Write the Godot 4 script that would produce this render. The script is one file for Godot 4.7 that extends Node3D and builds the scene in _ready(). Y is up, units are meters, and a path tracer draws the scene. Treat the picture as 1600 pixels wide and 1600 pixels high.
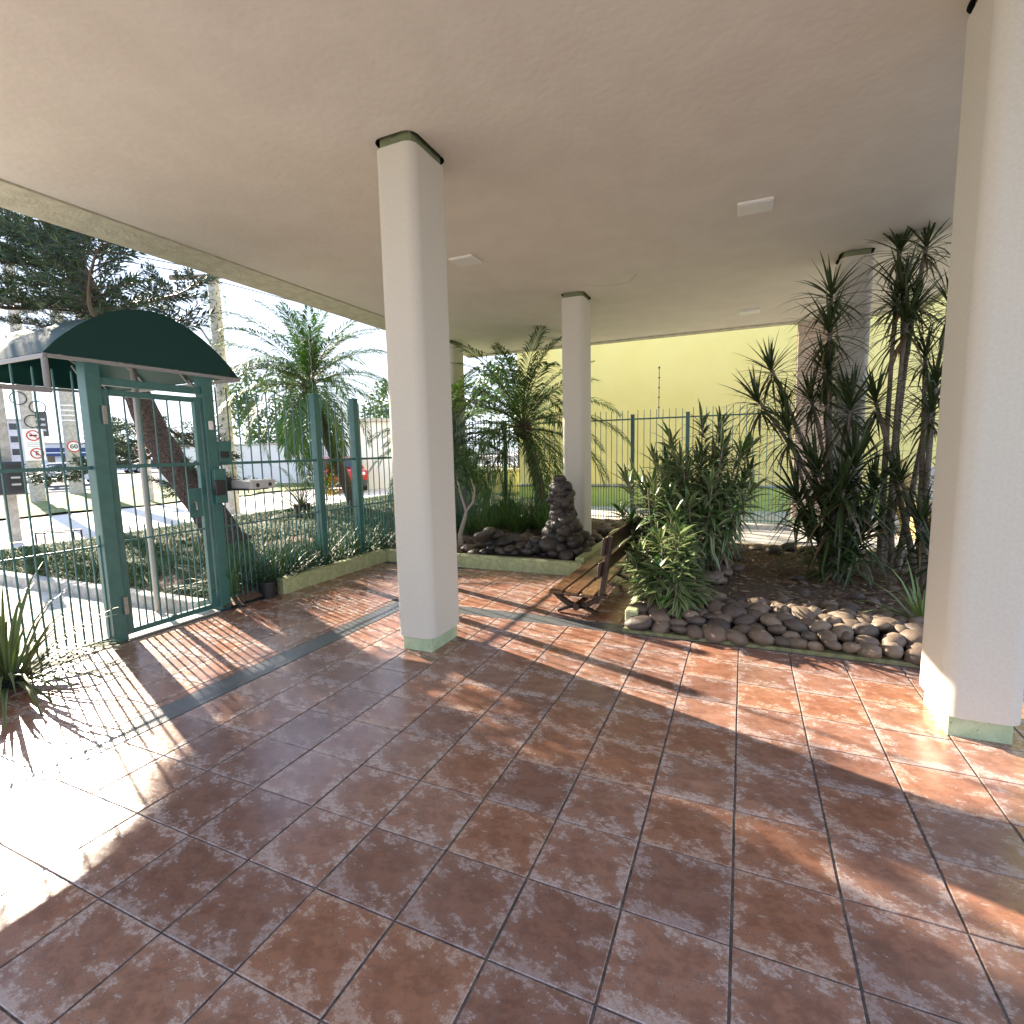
extends Node3D
# A covered building entrance: tiled patio under a slab on pillars, barred gate and garden, planters with palms.
# y up, metres. The floor tiles' joints run along x and z; the street lies towards -x.

const CEILING := 3.72
const PITCH_X := 0.34
const PITCH_Z := 0.3284
const FENCE_X := -4.82

var rng := RandomNumberGenerator.new()
var taken := {}
var M := {}
var G := {}                      # shared meshes


# ---------------------------------------------------------------- mesh collecting
class MB:
	var v := PackedVector3Array()
	var n := PackedVector3Array()
	var u := PackedVector2Array()
	var c := PackedColorArray()
	var idx := PackedInt32Array()
	var col := Color(1, 1, 1)

	func vert(p: Vector3, nn: Vector3, uv := Vector2.ZERO) -> int:
		v.append(p); n.append(nn); u.append(uv); c.append(col)
		return v.size() - 1

	func face(a: int, b: int, d: int) -> void:
		var g := (v[b] - v[a]).cross(v[d] - v[a])
		if g.dot(n[a] + n[b] + n[d]) > 0.0:
			idx.append(a); idx.append(d); idx.append(b)
		else:
			idx.append(a); idx.append(b); idx.append(d)

	func tri(a: Vector3, b: Vector3, d: Vector3, out: Vector3) -> void:
		var g := (b - a).cross(d - a).normalized()
		if g.dot(out) < 0.0:
			g = -g
		var i := vert(a, g); vert(b, g); vert(d, g)
		face(i, i + 1, i + 2)

	func quad(a: Vector3, b: Vector3, d: Vector3, e: Vector3, out: Vector3, ua := Vector2.ZERO, ub := Vector2.ZERO, ud := Vector2.ZERO, ue := Vector2.ZERO) -> void:
		var g := (b - a).cross(d - a).normalized()
		if g.dot(out) < 0.0:
			g = -g
		var i := vert(a, g, ua); vert(b, g, ub); vert(d, g, ud); vert(e, g, ue)
		face(i, i + 1, i + 2)
		face(i, i + 2, i + 3)

	# box with chamfered edges, placed by t
	func box(t: Transform3D, size: Vector3, b := 0.0) -> void:
		var h := size * 0.5
		if b <= 0.0:
			for ax in 3:
				for s: float in [-1.0, 1.0]:
					var o := Vector3.ZERO; o[ax] = s
					var p := Vector3.ZERO; p[(ax + 1) % 3] = 1
					var q := Vector3.ZERO; q[(ax + 2) % 3] = 1
					quad(t * ((o - p - q) * h), t * ((o + p - q) * h), t * ((o + p + q) * h), t * ((o - p + q) * h), t.basis * o)
			return
		var k := h - Vector3(b, b, b)
		for ax in 3:
			var p := Vector3.ZERO; p[(ax + 1) % 3] = 1
			var q := Vector3.ZERO; q[(ax + 2) % 3] = 1
			var a := Vector3.ZERO; a[ax] = 1
			for s: float in [-1.0, 1.0]:
				var o: Vector3 = a * h * s
				quad(t * (o - p * k - q * k), t * (o + p * k - q * k), t * (o + p * k + q * k), t * (o - p * k + q * k), t.basis * (a * s))
			for s: float in [-1.0, 1.0]:
				for r: float in [-1.0, 1.0]:
					quad(t * (p * h * s + q * k * r - a * k), t * (p * k * s + q * h * r - a * k), t * (p * k * s + q * h * r + a * k), t * (p * h * s + q * k * r + a * k), t.basis * (p * s + q * r))
		for sx in [-1.0, 1.0]:
			for sy in [-1.0, 1.0]:
				for sz in [-1.0, 1.0]:
					var s := Vector3(sx, sy, sz)
					tri(t * (s * Vector3(h.x, k.y, k.z)), t * (s * Vector3(k.x, h.y, k.z)), t * (s * Vector3(k.x, k.y, h.z)), t.basis * s)

	# axis-aligned box between two corners
	func span(a: Vector3, b: Vector3, bev := 0.0) -> void:
		box(Transform3D(Basis(), (a + b) * 0.5), (b - a).abs(), bev)

	# smooth surface over rows of points; wrap joins the last column to the first
	func grid(rows: Array, wrap: bool, flip := false) -> void:
		var nr := rows.size()
		var nc: int = rows[0].size()
		var start := v.size()
		for r in nr:
			for k in nc:
				var kp := (k + 1) % nc if wrap else mini(k + 1, nc - 1)
				var km := (k - 1 + nc) % nc if wrap else maxi(k - 1, 0)
				var du: Vector3 = rows[r][kp] - rows[r][km]
				var dv: Vector3 = rows[mini(r + 1, nr - 1)][k] - rows[maxi(r - 1, 0)][k]
				var g := du.cross(dv).normalized()
				vert(rows[r][k], -g if flip else g, Vector2(float(k) / nc, float(r) / nr))
		for r in nr - 1:
			for k in (nc if wrap else nc - 1):
				var k2 := (k + 1) % nc
				face(start + r * nc + k, start + r * nc + k2, start + (r + 1) * nc + k2)
				face(start + r * nc + k, start + (r + 1) * nc + k2, start + (r + 1) * nc + k)

	func tube(pts: PackedVector3Array, radii: Array, sides := 8, caps := true) -> void:
		var rows := []
		var side := Vector3.ZERO
		for i in pts.size():
			var d := (pts[mini(i + 1, pts.size() - 1)] - pts[maxi(i - 1, 0)]).normalized()
			if side == Vector3.ZERO:
				side = d.cross(Vector3.UP if absf(d.y) < 0.9 else Vector3.RIGHT).normalized()
			else:
				side = (side - d * d.dot(side)).normalized()
			var up := d.cross(side)
			var r: float = radii[mini(i, radii.size() - 1)]
			var ring := PackedVector3Array()
			for k in sides:
				var a := TAU * k / sides
				ring.append(pts[i] + (side * cos(a) + up * sin(a)) * r)
			rows.append(ring)
		grid(rows, true)
		if caps:
			for e in [0, pts.size() - 1]:
				var out := (pts[e] - pts[1 if e == 0 else e - 1]).normalized()
				var m := vert(pts[e], out)
				var first := v.size()
				for p in rows[e]:
					vert(p, out)
				for k in sides:
					face(m, first + k, first + (k + 1) % sides)

	# upright prism over a closed outline in x/z, with caps; smooth sides if asked
	func prism(outline: PackedVector2Array, y0: float, y1: float, smooth := false) -> void:
		var m := outline.size()
		if smooth:
			var rows := []
			for y in [y0, y1]:
				var ring := PackedVector3Array()
				for p in outline:
					ring.append(Vector3(p.x, y, p.y))
				rows.append(ring)
			var start := v.size()
			for r in 2:
				for k in m:
					var d := outline[(k + 1) % m] - outline[(k - 1 + m) % m]
					vert(rows[r][k], Vector3(d.y, 0, -d.x).normalized())
			for k in m:
				var k2 := (k + 1) % m
				face(start + k, start + k2, start + m + k2)
				face(start + k, start + m + k2, start + m + k)
		else:
			for k in m:
				var a := outline[k]
				var b := outline[(k + 1) % m]
				quad(Vector3(a.x, y0, a.y), Vector3(b.x, y0, b.y), Vector3(b.x, y1, b.y), Vector3(a.x, y1, a.y), Vector3(b.y - a.y, 0, a.x - b.x))
		var t := Geometry2D.triangulate_polygon(outline)
		for y in [y0, y1]:
			for k in range(0, t.size(), 3):
				var q := []
				for j in 3:
					q.append(Vector3(outline[t[k + j]].x, y, outline[t[k + j]].y))
				tri(q[0], q[1], q[2], Vector3.UP if y == y1 else Vector3.DOWN)

	# a long leaf: three points across, bending down along its length
	func blade(p: Vector3, dir: Vector3, length: float, width: float, droop: float, segs: int, mid: Color, edge: Color, fold := 0.25, start_w := 0.45) -> void:
		var d := dir.normalized()
		var side := d.cross(Vector3.UP)
		if side.length() < 0.05:
			side = Vector3.RIGHT
		side = side.normalized()
		var prev := -1
		for i in segs + 1:
			var s := float(i) / segs
			var w := width * (lerpf(start_w, 1.0, s / 0.35) if s < 0.35 else pow(1.0 - (s - 0.35) / 0.65, 0.8)) * 0.5
			if i == segs:
				w = width * 0.02
			var nn := side.cross(d).normalized()
			col = edge
			var a := vert(p - side * w + nn * w * fold, (nn + side * fold).normalized())
			col = mid
			vert(p, nn)
			col = edge
			vert(p + side * w + nn * w * fold, (nn - side * fold).normalized())
			if prev >= 0:
				for k in 2:
					face(prev + k, prev + k + 1, a + k + 1)
					face(prev + k, a + k + 1, a + k)
			prev = a
			p += d * length / segs
			d = (d + Vector3.DOWN * droop / segs * (0.4 + s * 1.2)).normalized()
			side = (side - d * side.dot(d)).normalized()

	# a short leaf of two triangles, bent in the middle
	func kite(p: Vector3, mid: Vector3, tip: Vector3, side: Vector3, tint: Color) -> void:
		col = tint
		var nn := side.cross(tip - p).normalized()
		if nn.y < 0.0:
			nn = -nn
		var i := vert(p, nn); vert(mid - side, nn); vert(mid + side, nn); vert(tip, nn)
		face(i, i + 1, i + 2)
		face(i + 1, i + 3, i + 2)

	func mesh() -> ArrayMesh:
		var arr := []
		arr.resize(Mesh.ARRAY_MAX)
		arr[Mesh.ARRAY_VERTEX] = v
		arr[Mesh.ARRAY_NORMAL] = n
		arr[Mesh.ARRAY_TEX_UV] = u
		arr[Mesh.ARRAY_COLOR] = c
		arr[Mesh.ARRAY_INDEX] = idx
		var m := ArrayMesh.new()
		m.add_surface_from_arrays(Mesh.PRIMITIVE_TRIANGLES, arr)
		return m


# ---------------------------------------------------------------- objects and their descriptions
func numbered(called: String) -> String:
	var k: int = taken.get(called, -1) + 1
	taken[called] = k
	return called if k == 0 else "%s_%03d" % [called, k]

func thing(called: String, label: String, category: String, at := Vector3.ZERO, turn := 0.0, group := "") -> Node3D:
	var o := Node3D.new()
	o.name = numbered(called)
	add_child(o)
	o.position = at
	o.rotation.y = turn
	tag(o, label, category, group)
	return o

func tag(o: Node, label: String, category: String, group := "") -> void:
	o.set_meta("label", label)
	o.set_meta("category", category)
	if group:
		o.set_meta("group", group)

func part(called: String, mesh: Mesh, m: Material, parent: Node, t := Transform3D()) -> MeshInstance3D:
	var o := MeshInstance3D.new()
	o.name = called
	o.mesh = mesh
	o.material_override = m
	o.transform = t
	parent.add_child(o, true)
	return o

func solo(called: String, mesh: Mesh, m: Material, label: String, category: String, at := Vector3.ZERO, turn := 0.0, group := "") -> MeshInstance3D:
	var o := MeshInstance3D.new()
	o.name = numbered(called)
	o.mesh = mesh
	o.material_override = m
	add_child(o)
	o.position = at
	o.rotation.y = turn
	tag(o, label, category, group)
	return o

func structure(called: String, mesh: Mesh, m: Material) -> MeshInstance3D:
	var o := MeshInstance3D.new()
	o.name = numbered(called)
	o.mesh = mesh
	o.material_override = m
	add_child(o)
	o.set_meta("kind", "structure")
	return o

func boxmesh(size: Vector3, bev := 0.0, center := Vector3.ZERO) -> ArrayMesh:
	var b := MB.new()
	b.box(Transform3D(Basis(), center), size, bev)
	return b.mesh()

func spanmesh(a: Vector3, b: Vector3, bev := 0.0) -> ArrayMesh:
	var m := MB.new()
	m.span(a, b, bev)
	return m.mesh()

func tubemesh(pts: PackedVector3Array, radii: Array, sides := 8) -> ArrayMesh:
	var m := MB.new()
	m.tube(pts, radii, sides)
	return m.mesh()

func at(x: float, y: float, z: float, turn := 0.0, scale := 1.0) -> Transform3D:
	return Transform3D(Basis(Vector3.UP, turn).scaled(Vector3.ONE * scale), Vector3(x, y, z))

func rr(a: float, b: float) -> float:
	return rng.randf_range(a, b)


# ---------------------------------------------------------------- materials
func noise(freq: float, octaves := 4, s := 1, kind := FastNoiseLite.TYPE_SIMPLEX_SMOOTH) -> FastNoiseLite:
	var f := FastNoiseLite.new()
	f.noise_type = kind
	f.seed = s
	f.frequency = freq
	f.fractal_octaves = octaves
	return f

func lin(r: float, g: float, b: float) -> Color:
	return Color(r, g, b).linear_to_srgb()

func bump_of(f: FastNoiseLite, size: int, strength: float) -> ImageTexture:
	var im := f.get_seamless_image(size, size)
	im.convert(Image.FORMAT_RGBA8)
	im.bump_map_to_normal_map(strength)
	return ImageTexture.create_from_image(im)

# colour texture running from a to b with the noise, with specks of d
func mottle(f: FastNoiseLite, size: int, a: Color, b: Color, fine: FastNoiseLite = null, d := Color.BLACK, share := 0.0) -> ImageTexture:
	var src := f.get_seamless_image(size, size)
	var src2: Image = fine.get_seamless_image(size, size) if fine else null
	var im := Image.create(size, size, false, Image.FORMAT_RGB8)
	for y in size:
		for x in size:
			var k := smoothstep(0.2, 0.8, src.get_pixel(x, y).r)
			var c := a.lerp(b, k)
			if src2:
				c = c.lerp(d, smoothstep(1.0 - share, 1.0 - share * 0.55, src2.get_pixel(x, y).r))
			im.set_pixel(x, y, c.linear_to_srgb())
	return ImageTexture.create_from_image(im)

func mat(called: String, c: Color, rough := 0.8, spec := 0.5) -> StandardMaterial3D:
	var m := StandardMaterial3D.new()
	m.resource_name = called
	m.albedo_color = c
	m.roughness = rough
	m.metallic_specular = spec
	M[called] = m
	return m

func tri_mat(called: String, tex: Texture2D, normal: Texture2D, scale: float, rough := 0.8, nscale := 1.0) -> StandardMaterial3D:
	var m := mat(called, Color.WHITE, rough)
	m.albedo_texture = tex
	if normal:
		m.normal_enabled = true
		m.normal_texture = normal
		m.normal_scale = nscale
	m.uv1_triplanar = true
	m.uv1_world_triplanar = true
	m.uv1_scale = Vector3.ONE * scale
	return m

func leaf_mat(called: String, rough := 0.45, through := 0.5) -> StandardMaterial3D:
	var m := mat(called, Color.WHITE, rough)
	m.vertex_color_use_as_albedo = true
	m.backlight_enabled = true
	m.backlight = Color(through * 0.85, through, through * 0.3)
	return m

# The printed pattern of the floor tiles: four prints side by side, brick red with pale worn clouds towards the edges
func tile_print() -> Array:
	var size := 1024
	var half := 512
	var im := Image.create(size, size, false, Image.FORMAT_RGB8)
	var rough := Image.create(size, size, false, Image.FORMAT_L8)
	var relief := Image.create(size, size, false, Image.FORMAT_RGBA8)
	var big := noise(0.0055, 3, 11)
	var mid := noise(0.02, 4, 17)
	mid.fractal_gain = 0.6
	var fine := noise(0.06, 4, 23)
	fine.fractal_gain = 0.6
	var tone := noise(0.005, 3, 5)
	var grit := noise(0.3, 2, 31)
	for y in size:
		for x in size:
			var lx := float(x % half) / half - 0.5
			var ly := float(y % half) / half - 0.5
			var sx := float(x) + float(x / half) * 4000.0
			var sy := float(y) * 1.35 + float(y / half) * 4000.0
			var ed := maxf(absf(lx) * 0.9, absf(ly + 0.04))
			var edge := smoothstep(0.1, 0.5, ed) * 0.5
			var b := big.get_noise_2d(sx, sy)
			var m := mid.get_noise_2d(sx, sy)
			var f := fine.get_noise_2d(sx, sy)
			var g := grit.get_noise_2d(sx, sy)
			var t := tone.get_noise_2d(sx, sy)
			var k := b * 0.5 + m * 0.42 + f * 0.24 + edge - 0.34
			var haze := smoothstep(-0.3, 0.18, k)
			var pale := smoothstep(-0.04, 0.3, k)
			var c := Color(0.29, 0.155, 0.11).lerp(Color(0.2, 0.1, 0.072), smoothstep(-0.3, 0.4, t * 0.7 + m * 0.6 + f * 0.45))
			c = c.lerp(Color(0.345, 0.24, 0.205), haze * 0.65)
			c = c.lerp(Color(0.395, 0.31, 0.285), pale * (0.85 + f * 0.4))
			var rim := smoothstep(-0.12, -0.02, k) * (1.0 - smoothstep(0.05, 0.16, k))
			c = c.lerp(Color(0.13, 0.055, 0.042), rim * smoothstep(0.08, 0.36, f * 0.9 + g * 0.35 + m * 0.2) * 0.85)
			c = c * (1.0 + g * 0.16 + f * 0.14)
			im.set_pixel(x, y, c.linear_to_srgb())
			rough.set_pixel(x, y, Color.from_hsv(0, 0, clampf(0.21 + pale * 0.07 + m * 0.07, 0.12, 0.5)))
			var hgt := clampf(0.5 + m * 0.22 + f * 0.2 + g * 0.03, 0.0, 1.0)
			relief.set_pixel(x, y, Color(hgt, hgt, hgt))
	relief.bump_map_to_normal_map(2.2)
	return [ImageTexture.create_from_image(im), ImageTexture.create_from_image(rough), ImageTexture.create_from_image(relief)]

func make_materials() -> void:
	var tp := tile_print()
	for k in 3:
		var m := mat("floor_tile_%d" % k, [Color(1, 1, 1), Color(0.9, 0.89, 0.9), Color(1, 0.95, 0.9)][k], 1.0)
		m.albedo_texture = tp[0]
		m.roughness_texture = tp[1]
		m.normal_enabled = true
		m.normal_texture = tp[2]
		m.normal_scale = 0.28
		m.metallic_specular = 0.6
	var stucco := bump_of(noise(0.05, 4, 3), 512, 6.0)
	var fine_bump := bump_of(noise(0.12, 3, 4), 512, 4.0)
	var coarse := bump_of(noise(0.02, 5, 6), 512, 8.0)
	tri_mat("grout", mottle(noise(0.03, 4, 7), 256, Color(0.07, 0.06, 0.058), Color(0.14, 0.12, 0.115)), fine_bump, 2.0, 0.85, 0.5)
	tri_mat("plaster", mottle(noise(0.012, 5, 8), 512, Color(0.56, 0.525, 0.445), Color(0.59, 0.555, 0.475)), stucco, 7.0, 0.75, 0.35)
	tri_mat("ceiling_paint", mottle(noise(0.008, 5, 9), 512, Color(0.66, 0.61, 0.535), Color(0.69, 0.64, 0.565)), stucco, 0.45, 0.85, 0.06)
	tri_mat("cream_beam", mottle(noise(0.01, 5, 10), 512, Color(0.5, 0.47, 0.35), Color(0.6, 0.565, 0.43), noise(0.05, 3, 71), Color(0.3, 0.28, 0.2), 0.18), stucco, 0.8, 0.8, 0.4)
	tri_mat("pale_green_paint", mottle(noise(0.012, 5, 12), 512, Color(0.34, 0.375, 0.19), Color(0.44, 0.47, 0.26), noise(0.04, 4, 41), Color(0.16, 0.17, 0.09), 0.3), stucco, 1.6, 0.7, 0.6)
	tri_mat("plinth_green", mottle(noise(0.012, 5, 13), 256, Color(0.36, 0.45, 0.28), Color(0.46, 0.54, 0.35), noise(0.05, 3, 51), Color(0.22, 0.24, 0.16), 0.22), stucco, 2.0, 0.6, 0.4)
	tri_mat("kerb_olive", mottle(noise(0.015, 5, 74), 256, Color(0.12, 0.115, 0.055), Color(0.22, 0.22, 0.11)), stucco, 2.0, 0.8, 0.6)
	tri_mat("neck_green", mottle(noise(0.012, 5, 73), 256, Color(0.17, 0.19, 0.095), Color(0.22, 0.24, 0.13)), stucco, 2.0, 0.7, 0.4)  # same green paint, dirtier, and darkened for the shade at the ceiling
	tri_mat("granite", mottle(noise(0.2, 3, 14), 512, Color(0.055, 0.06, 0.066), Color(0.13, 0.137, 0.145), noise(0.35, 2, 15), Color(0.42, 0.44, 0.46), 0.3), fine_bump, 1.2, 0.2, 0.1)
	tri_mat("yellow_wall", mottle(noise(0.008, 5, 16), 512, Color(0.87, 0.76, 0.28), Color(0.89, 0.785, 0.31)), coarse, 0.17, 0.85, 0.08)
	tri_mat("green_dado", mottle(noise(0.008, 5, 17), 256, Color(0.46, 0.56, 0.13), Color(0.53, 0.62, 0.17)), stucco, 0.5, 0.8, 0.25)
	tri_mat("pink_pier", mottle(noise(0.01, 4, 18), 256, Color(0.5, 0.4, 0.31), Color(0.58, 0.47, 0.37)), stucco, 0.8, 0.85, 0.3)
	tri_mat("concrete", mottle(noise(0.02, 5, 19), 512, Color(0.34, 0.32, 0.29), Color(0.48, 0.46, 0.42), noise(0.08, 3, 61), Color(0.22, 0.2, 0.18), 0.25), coarse, 0.6, 0.9, 0.4)
	tri_mat("pale_paving", mottle(noise(0.02, 5, 20), 512, Color(0.5, 0.46, 0.41), Color(0.62, 0.58, 0.53), noise(0.09, 3, 62), Color(0.36, 0.32, 0.28), 0.2), coarse, 0.7, 0.8, 0.3)
	tri_mat("asphalt", mottle(noise(0.05, 4, 21), 256, Color(0.05, 0.05, 0.052), Color(0.08, 0.08, 0.082)), fine_bump, 0.5, 0.9, 0.4)
	tri_mat("soil", mottle(noise(0.03, 5, 22), 512, Color(0.07, 0.046, 0.03), Color(0.15, 0.1, 0.064), noise(0.09, 3, 63), Color(0.22, 0.155, 0.1), 0.3), coarse, 1.4, 0.95, 1.2)
	tri_mat("verge_turf", mottle(noise(0.04, 5, 24), 512, Color(0.07, 0.11, 0.025), Color(0.16, 0.18, 0.05), noise(0.02, 3, 64), Color(0.28, 0.23, 0.14), 0.35), coarse, 0.2, 0.95, 1.0)
	var stone_bump := bump_of(noise(0.03, 4, 25), 256, 4.0)
	for k in 4:
		var a: Color = [Color(0.125, 0.09, 0.066), Color(0.165, 0.12, 0.086), Color(0.09, 0.07, 0.058), Color(0.22, 0.165, 0.12)][k]
		tri_mat("river_stone_%d" % k, mottle(noise(0.02, 4, 26 + k), 256, a * 0.78, a * 1.15, noise(0.08, 3, 65 + k), a * 0.5, 0.25), stone_bump, 2.2, 0.62, 0.5)
	for k in 2:
		var a: Color = [Color(0.03, 0.027, 0.025), Color(0.06, 0.05, 0.042)][k]
		tri_mat("dark_stone_%d" % k, mottle(noise(0.03, 4, 36 + k), 256, a * 0.7, a * 1.35), stone_bump, 3.0, 0.55, 0.7)
	# wood: grain runs along z
	var grain := Image.create(256, 256, false, Image.FORMAT_RGB8)
	var gn := noise(0.05, 4, 42)
	var gw := noise(0.012, 2, 43)
	for y in 256:
		for x in 256:
			var w := gw.get_noise_2d(x, y * 0.5) * 14.0
			var k := 0.5 + 0.5 * gn.get_noise_2d(x * 2.6 + w, y * 0.12)
			grain.set_pixel(x, y, Color(0.075, 0.038, 0.018).lerp(Color(0.2, 0.105, 0.048), smoothstep(0.25, 0.8, k)).linear_to_srgb())
	var wood := mat("bench_wood", Color.WHITE, 0.35)
	wood.albedo_texture = ImageTexture.create_from_image(grain)
	wood.uv1_triplanar = true
	wood.uv1_scale = Vector3(3, 3, 3)
	var wood2 := mat("dark_wood", Color(0.55, 0.5, 0.5), 0.4)
	wood2.albedo_texture = wood.albedo_texture
	wood2.uv1_triplanar = true
	wood2.uv1_scale = Vector3(3, 3, 3)
	tri_mat("bark", mottle(noise(0.05, 5, 44), 256, Color(0.035, 0.026, 0.022), Color(0.11, 0.075, 0.058)), bump_of(noise(0.04, 5, 45), 256, 14.0), 1.6, 0.95, 1.6)
	tri_mat("palm_bark", mottle(noise(0.06, 4, 46), 256, Color(0.05, 0.038, 0.026), Color(0.15, 0.11, 0.075)), bump_of(noise(0.06, 4, 47), 256, 12.0), 3.0, 0.95, 1.5)
	tri_mat("grey_stem", mottle(noise(0.05, 4, 48), 256, Color(0.14, 0.11, 0.085), Color(0.27, 0.22, 0.17)), fine_bump, 3.0, 0.85, 0.8)
	tri_mat("pale_bark", mottle(noise(0.05, 4, 49), 256, Color(0.26, 0.22, 0.18), Color(0.4, 0.35, 0.29)), fine_bump, 3.0, 0.8, 0.6)
	var gp := tri_mat("green_paint", mottle(noise(0.02, 4, 50), 256, Color(0.03, 0.118, 0.11), Color(0.037, 0.138, 0.128), noise(0.1, 3, 66), Color(0.1, 0.085, 0.06), 0.09), null, 1.5, 0.38, 0.0)
	gp.metallic_specular = 0.55
	mat("white_paint", lin(0.72, 0.71, 0.69), 0.4)
	mat("frame_paint", lin(0.26, 0.26, 0.27), 0.5)
	mat("lamp_white", lin(0.78, 0.76, 0.72), 0.45)
	mat("dark_gap", lin(0.03, 0.027, 0.024), 0.9)
	mat("black_plastic", lin(0.02, 0.02, 0.022), 0.45)
	mat("grey_box", lin(0.42, 0.43, 0.44), 0.4)
	mat("steel", lin(0.3, 0.29, 0.27), 0.45)
	M.steel.metallic = 0.6
	var vinyl := mat("canopy_vinyl", lin(0.006, 0.04, 0.037), 0.5, 0.35)
	vinyl.backlight_enabled = true
	vinyl.backlight = Color(0.01, 0.05, 0.036)
	leaf_mat("palm_leaf", 0.62, 0.6)
	leaf_mat("dracaena_leaf", 0.36, 0.3)
	leaf_mat("variegated_leaf", 0.33, 0.35)
	leaf_mat("strap_leaf", 0.55, 0.4)
	mat("needles", Color.WHITE, 0.55).vertex_color_use_as_albedo = true
	leaf_mat("tree_leaf", 0.5, 0.45)
	mat("lawn_leaf", Color.WHITE, 0.65).vertex_color_use_as_albedo = true
	mat("litter", Color.WHITE, 0.85)
	M.litter.vertex_color_use_as_albedo = true
	mat("sign_white", lin(0.75, 0.75, 0.75), 0.5)
	mat("sign_red", lin(0.5, 0.03, 0.04), 0.5)
	mat("sign_black", lin(0.02, 0.02, 0.02), 0.5)
	mat("car_white", lin(0.6, 0.61, 0.63), 0.2)
	mat("car_red", lin(0.3, 0.015, 0.02), 0.25)
	mat("car_dark", lin(0.03, 0.033, 0.04), 0.25)
	mat("car_silver", lin(0.35, 0.36, 0.38), 0.25)
	mat("tyre", lin(0.015, 0.015, 0.015), 0.8)
	mat("window_glass", lin(0.02, 0.025, 0.03), 0.08)
	mat("blue_paint", lin(0.02, 0.14, 0.42), 0.5)
	mat("navy", lin(0.02, 0.04, 0.14), 0.5)
	mat("pale_facade", lin(0.52, 0.5, 0.52), 0.8)
	mat("white_facade", lin(0.66, 0.67, 0.7), 0.8)
	mat("ochre_wall", lin(0.5, 0.34, 0.13), 0.85)


# ---------------------------------------------------------------- the scene
func _ready() -> void:
	rng.seed = 20240611
	# --- camera
	var cam := Camera3D.new()
	cam.name = "camera"
	add_child(cam)
	cam.position = Vector3(-0.0055, 1.5326, 2.2335)
	cam.rotation = Vector3(-0.117, 0.4185, -0.0223)
	cam.fov = 89.036
	cam.near = 0.05
	cam.far = 600.0
	cam.current = true
	# --- sky and exposure
	var we := WorldEnvironment.new()
	we.name = "world_environment"
	var env := Environment.new()
	env.background_mode = Environment.BG_SKY
	var sm := ProceduralSkyMaterial.new()
	sm.sky_top_color = Color(0.64, 0.74, 0.92)
	sm.sky_horizon_color = Color(0.94, 0.97, 1.0)
	sm.sky_curve = 0.25
	sm.ground_bottom_color = Color(0.35, 0.33, 0.3)
	sm.ground_horizon_color = Color(0.6, 0.6, 0.6)
	sm.sun_angle_max = 20.0
	sm.sun_curve = 0.1
	var sky := Sky.new()
	sky.sky_material = sm
	env.sky = sky
	env.background_energy_multiplier = 0.5
	env.tonemap_mode = Environment.TONE_MAPPER_LINEAR
	env.tonemap_exposure = 5.0
	env.sdfgi_enabled = true
	env.ssao_enabled = true
	env.ssil_enabled = true
	we.environment = env
	add_child(we)
	# --- sun: low, from beyond the gate to the left
	var sun := DirectionalLight3D.new()
	sun.name = "sun"
	add_child(sun)
	sun.look_at_from_position(Vector3(-0.852, 0.4226, -0.31) * 60.0, Vector3.ZERO)
	sun.light_energy = 1.6
	sun.light_angular_distance = 0.5
	sun.light_color = Color(1.0, 0.94, 0.85)
	sun.shadow_enabled = true

	make_materials()
	shared_shapes()
	ground_and_street()
	floors()
	ceiling_and_pillars()
	walls_behind()
	planters()
	fences_and_gate()
	canopy()
	conifer()
	palms()
	right_planter_plants()
	small_plants()
	bench()
	ceiling_fittings()
	street_things()
	far_things()


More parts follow.
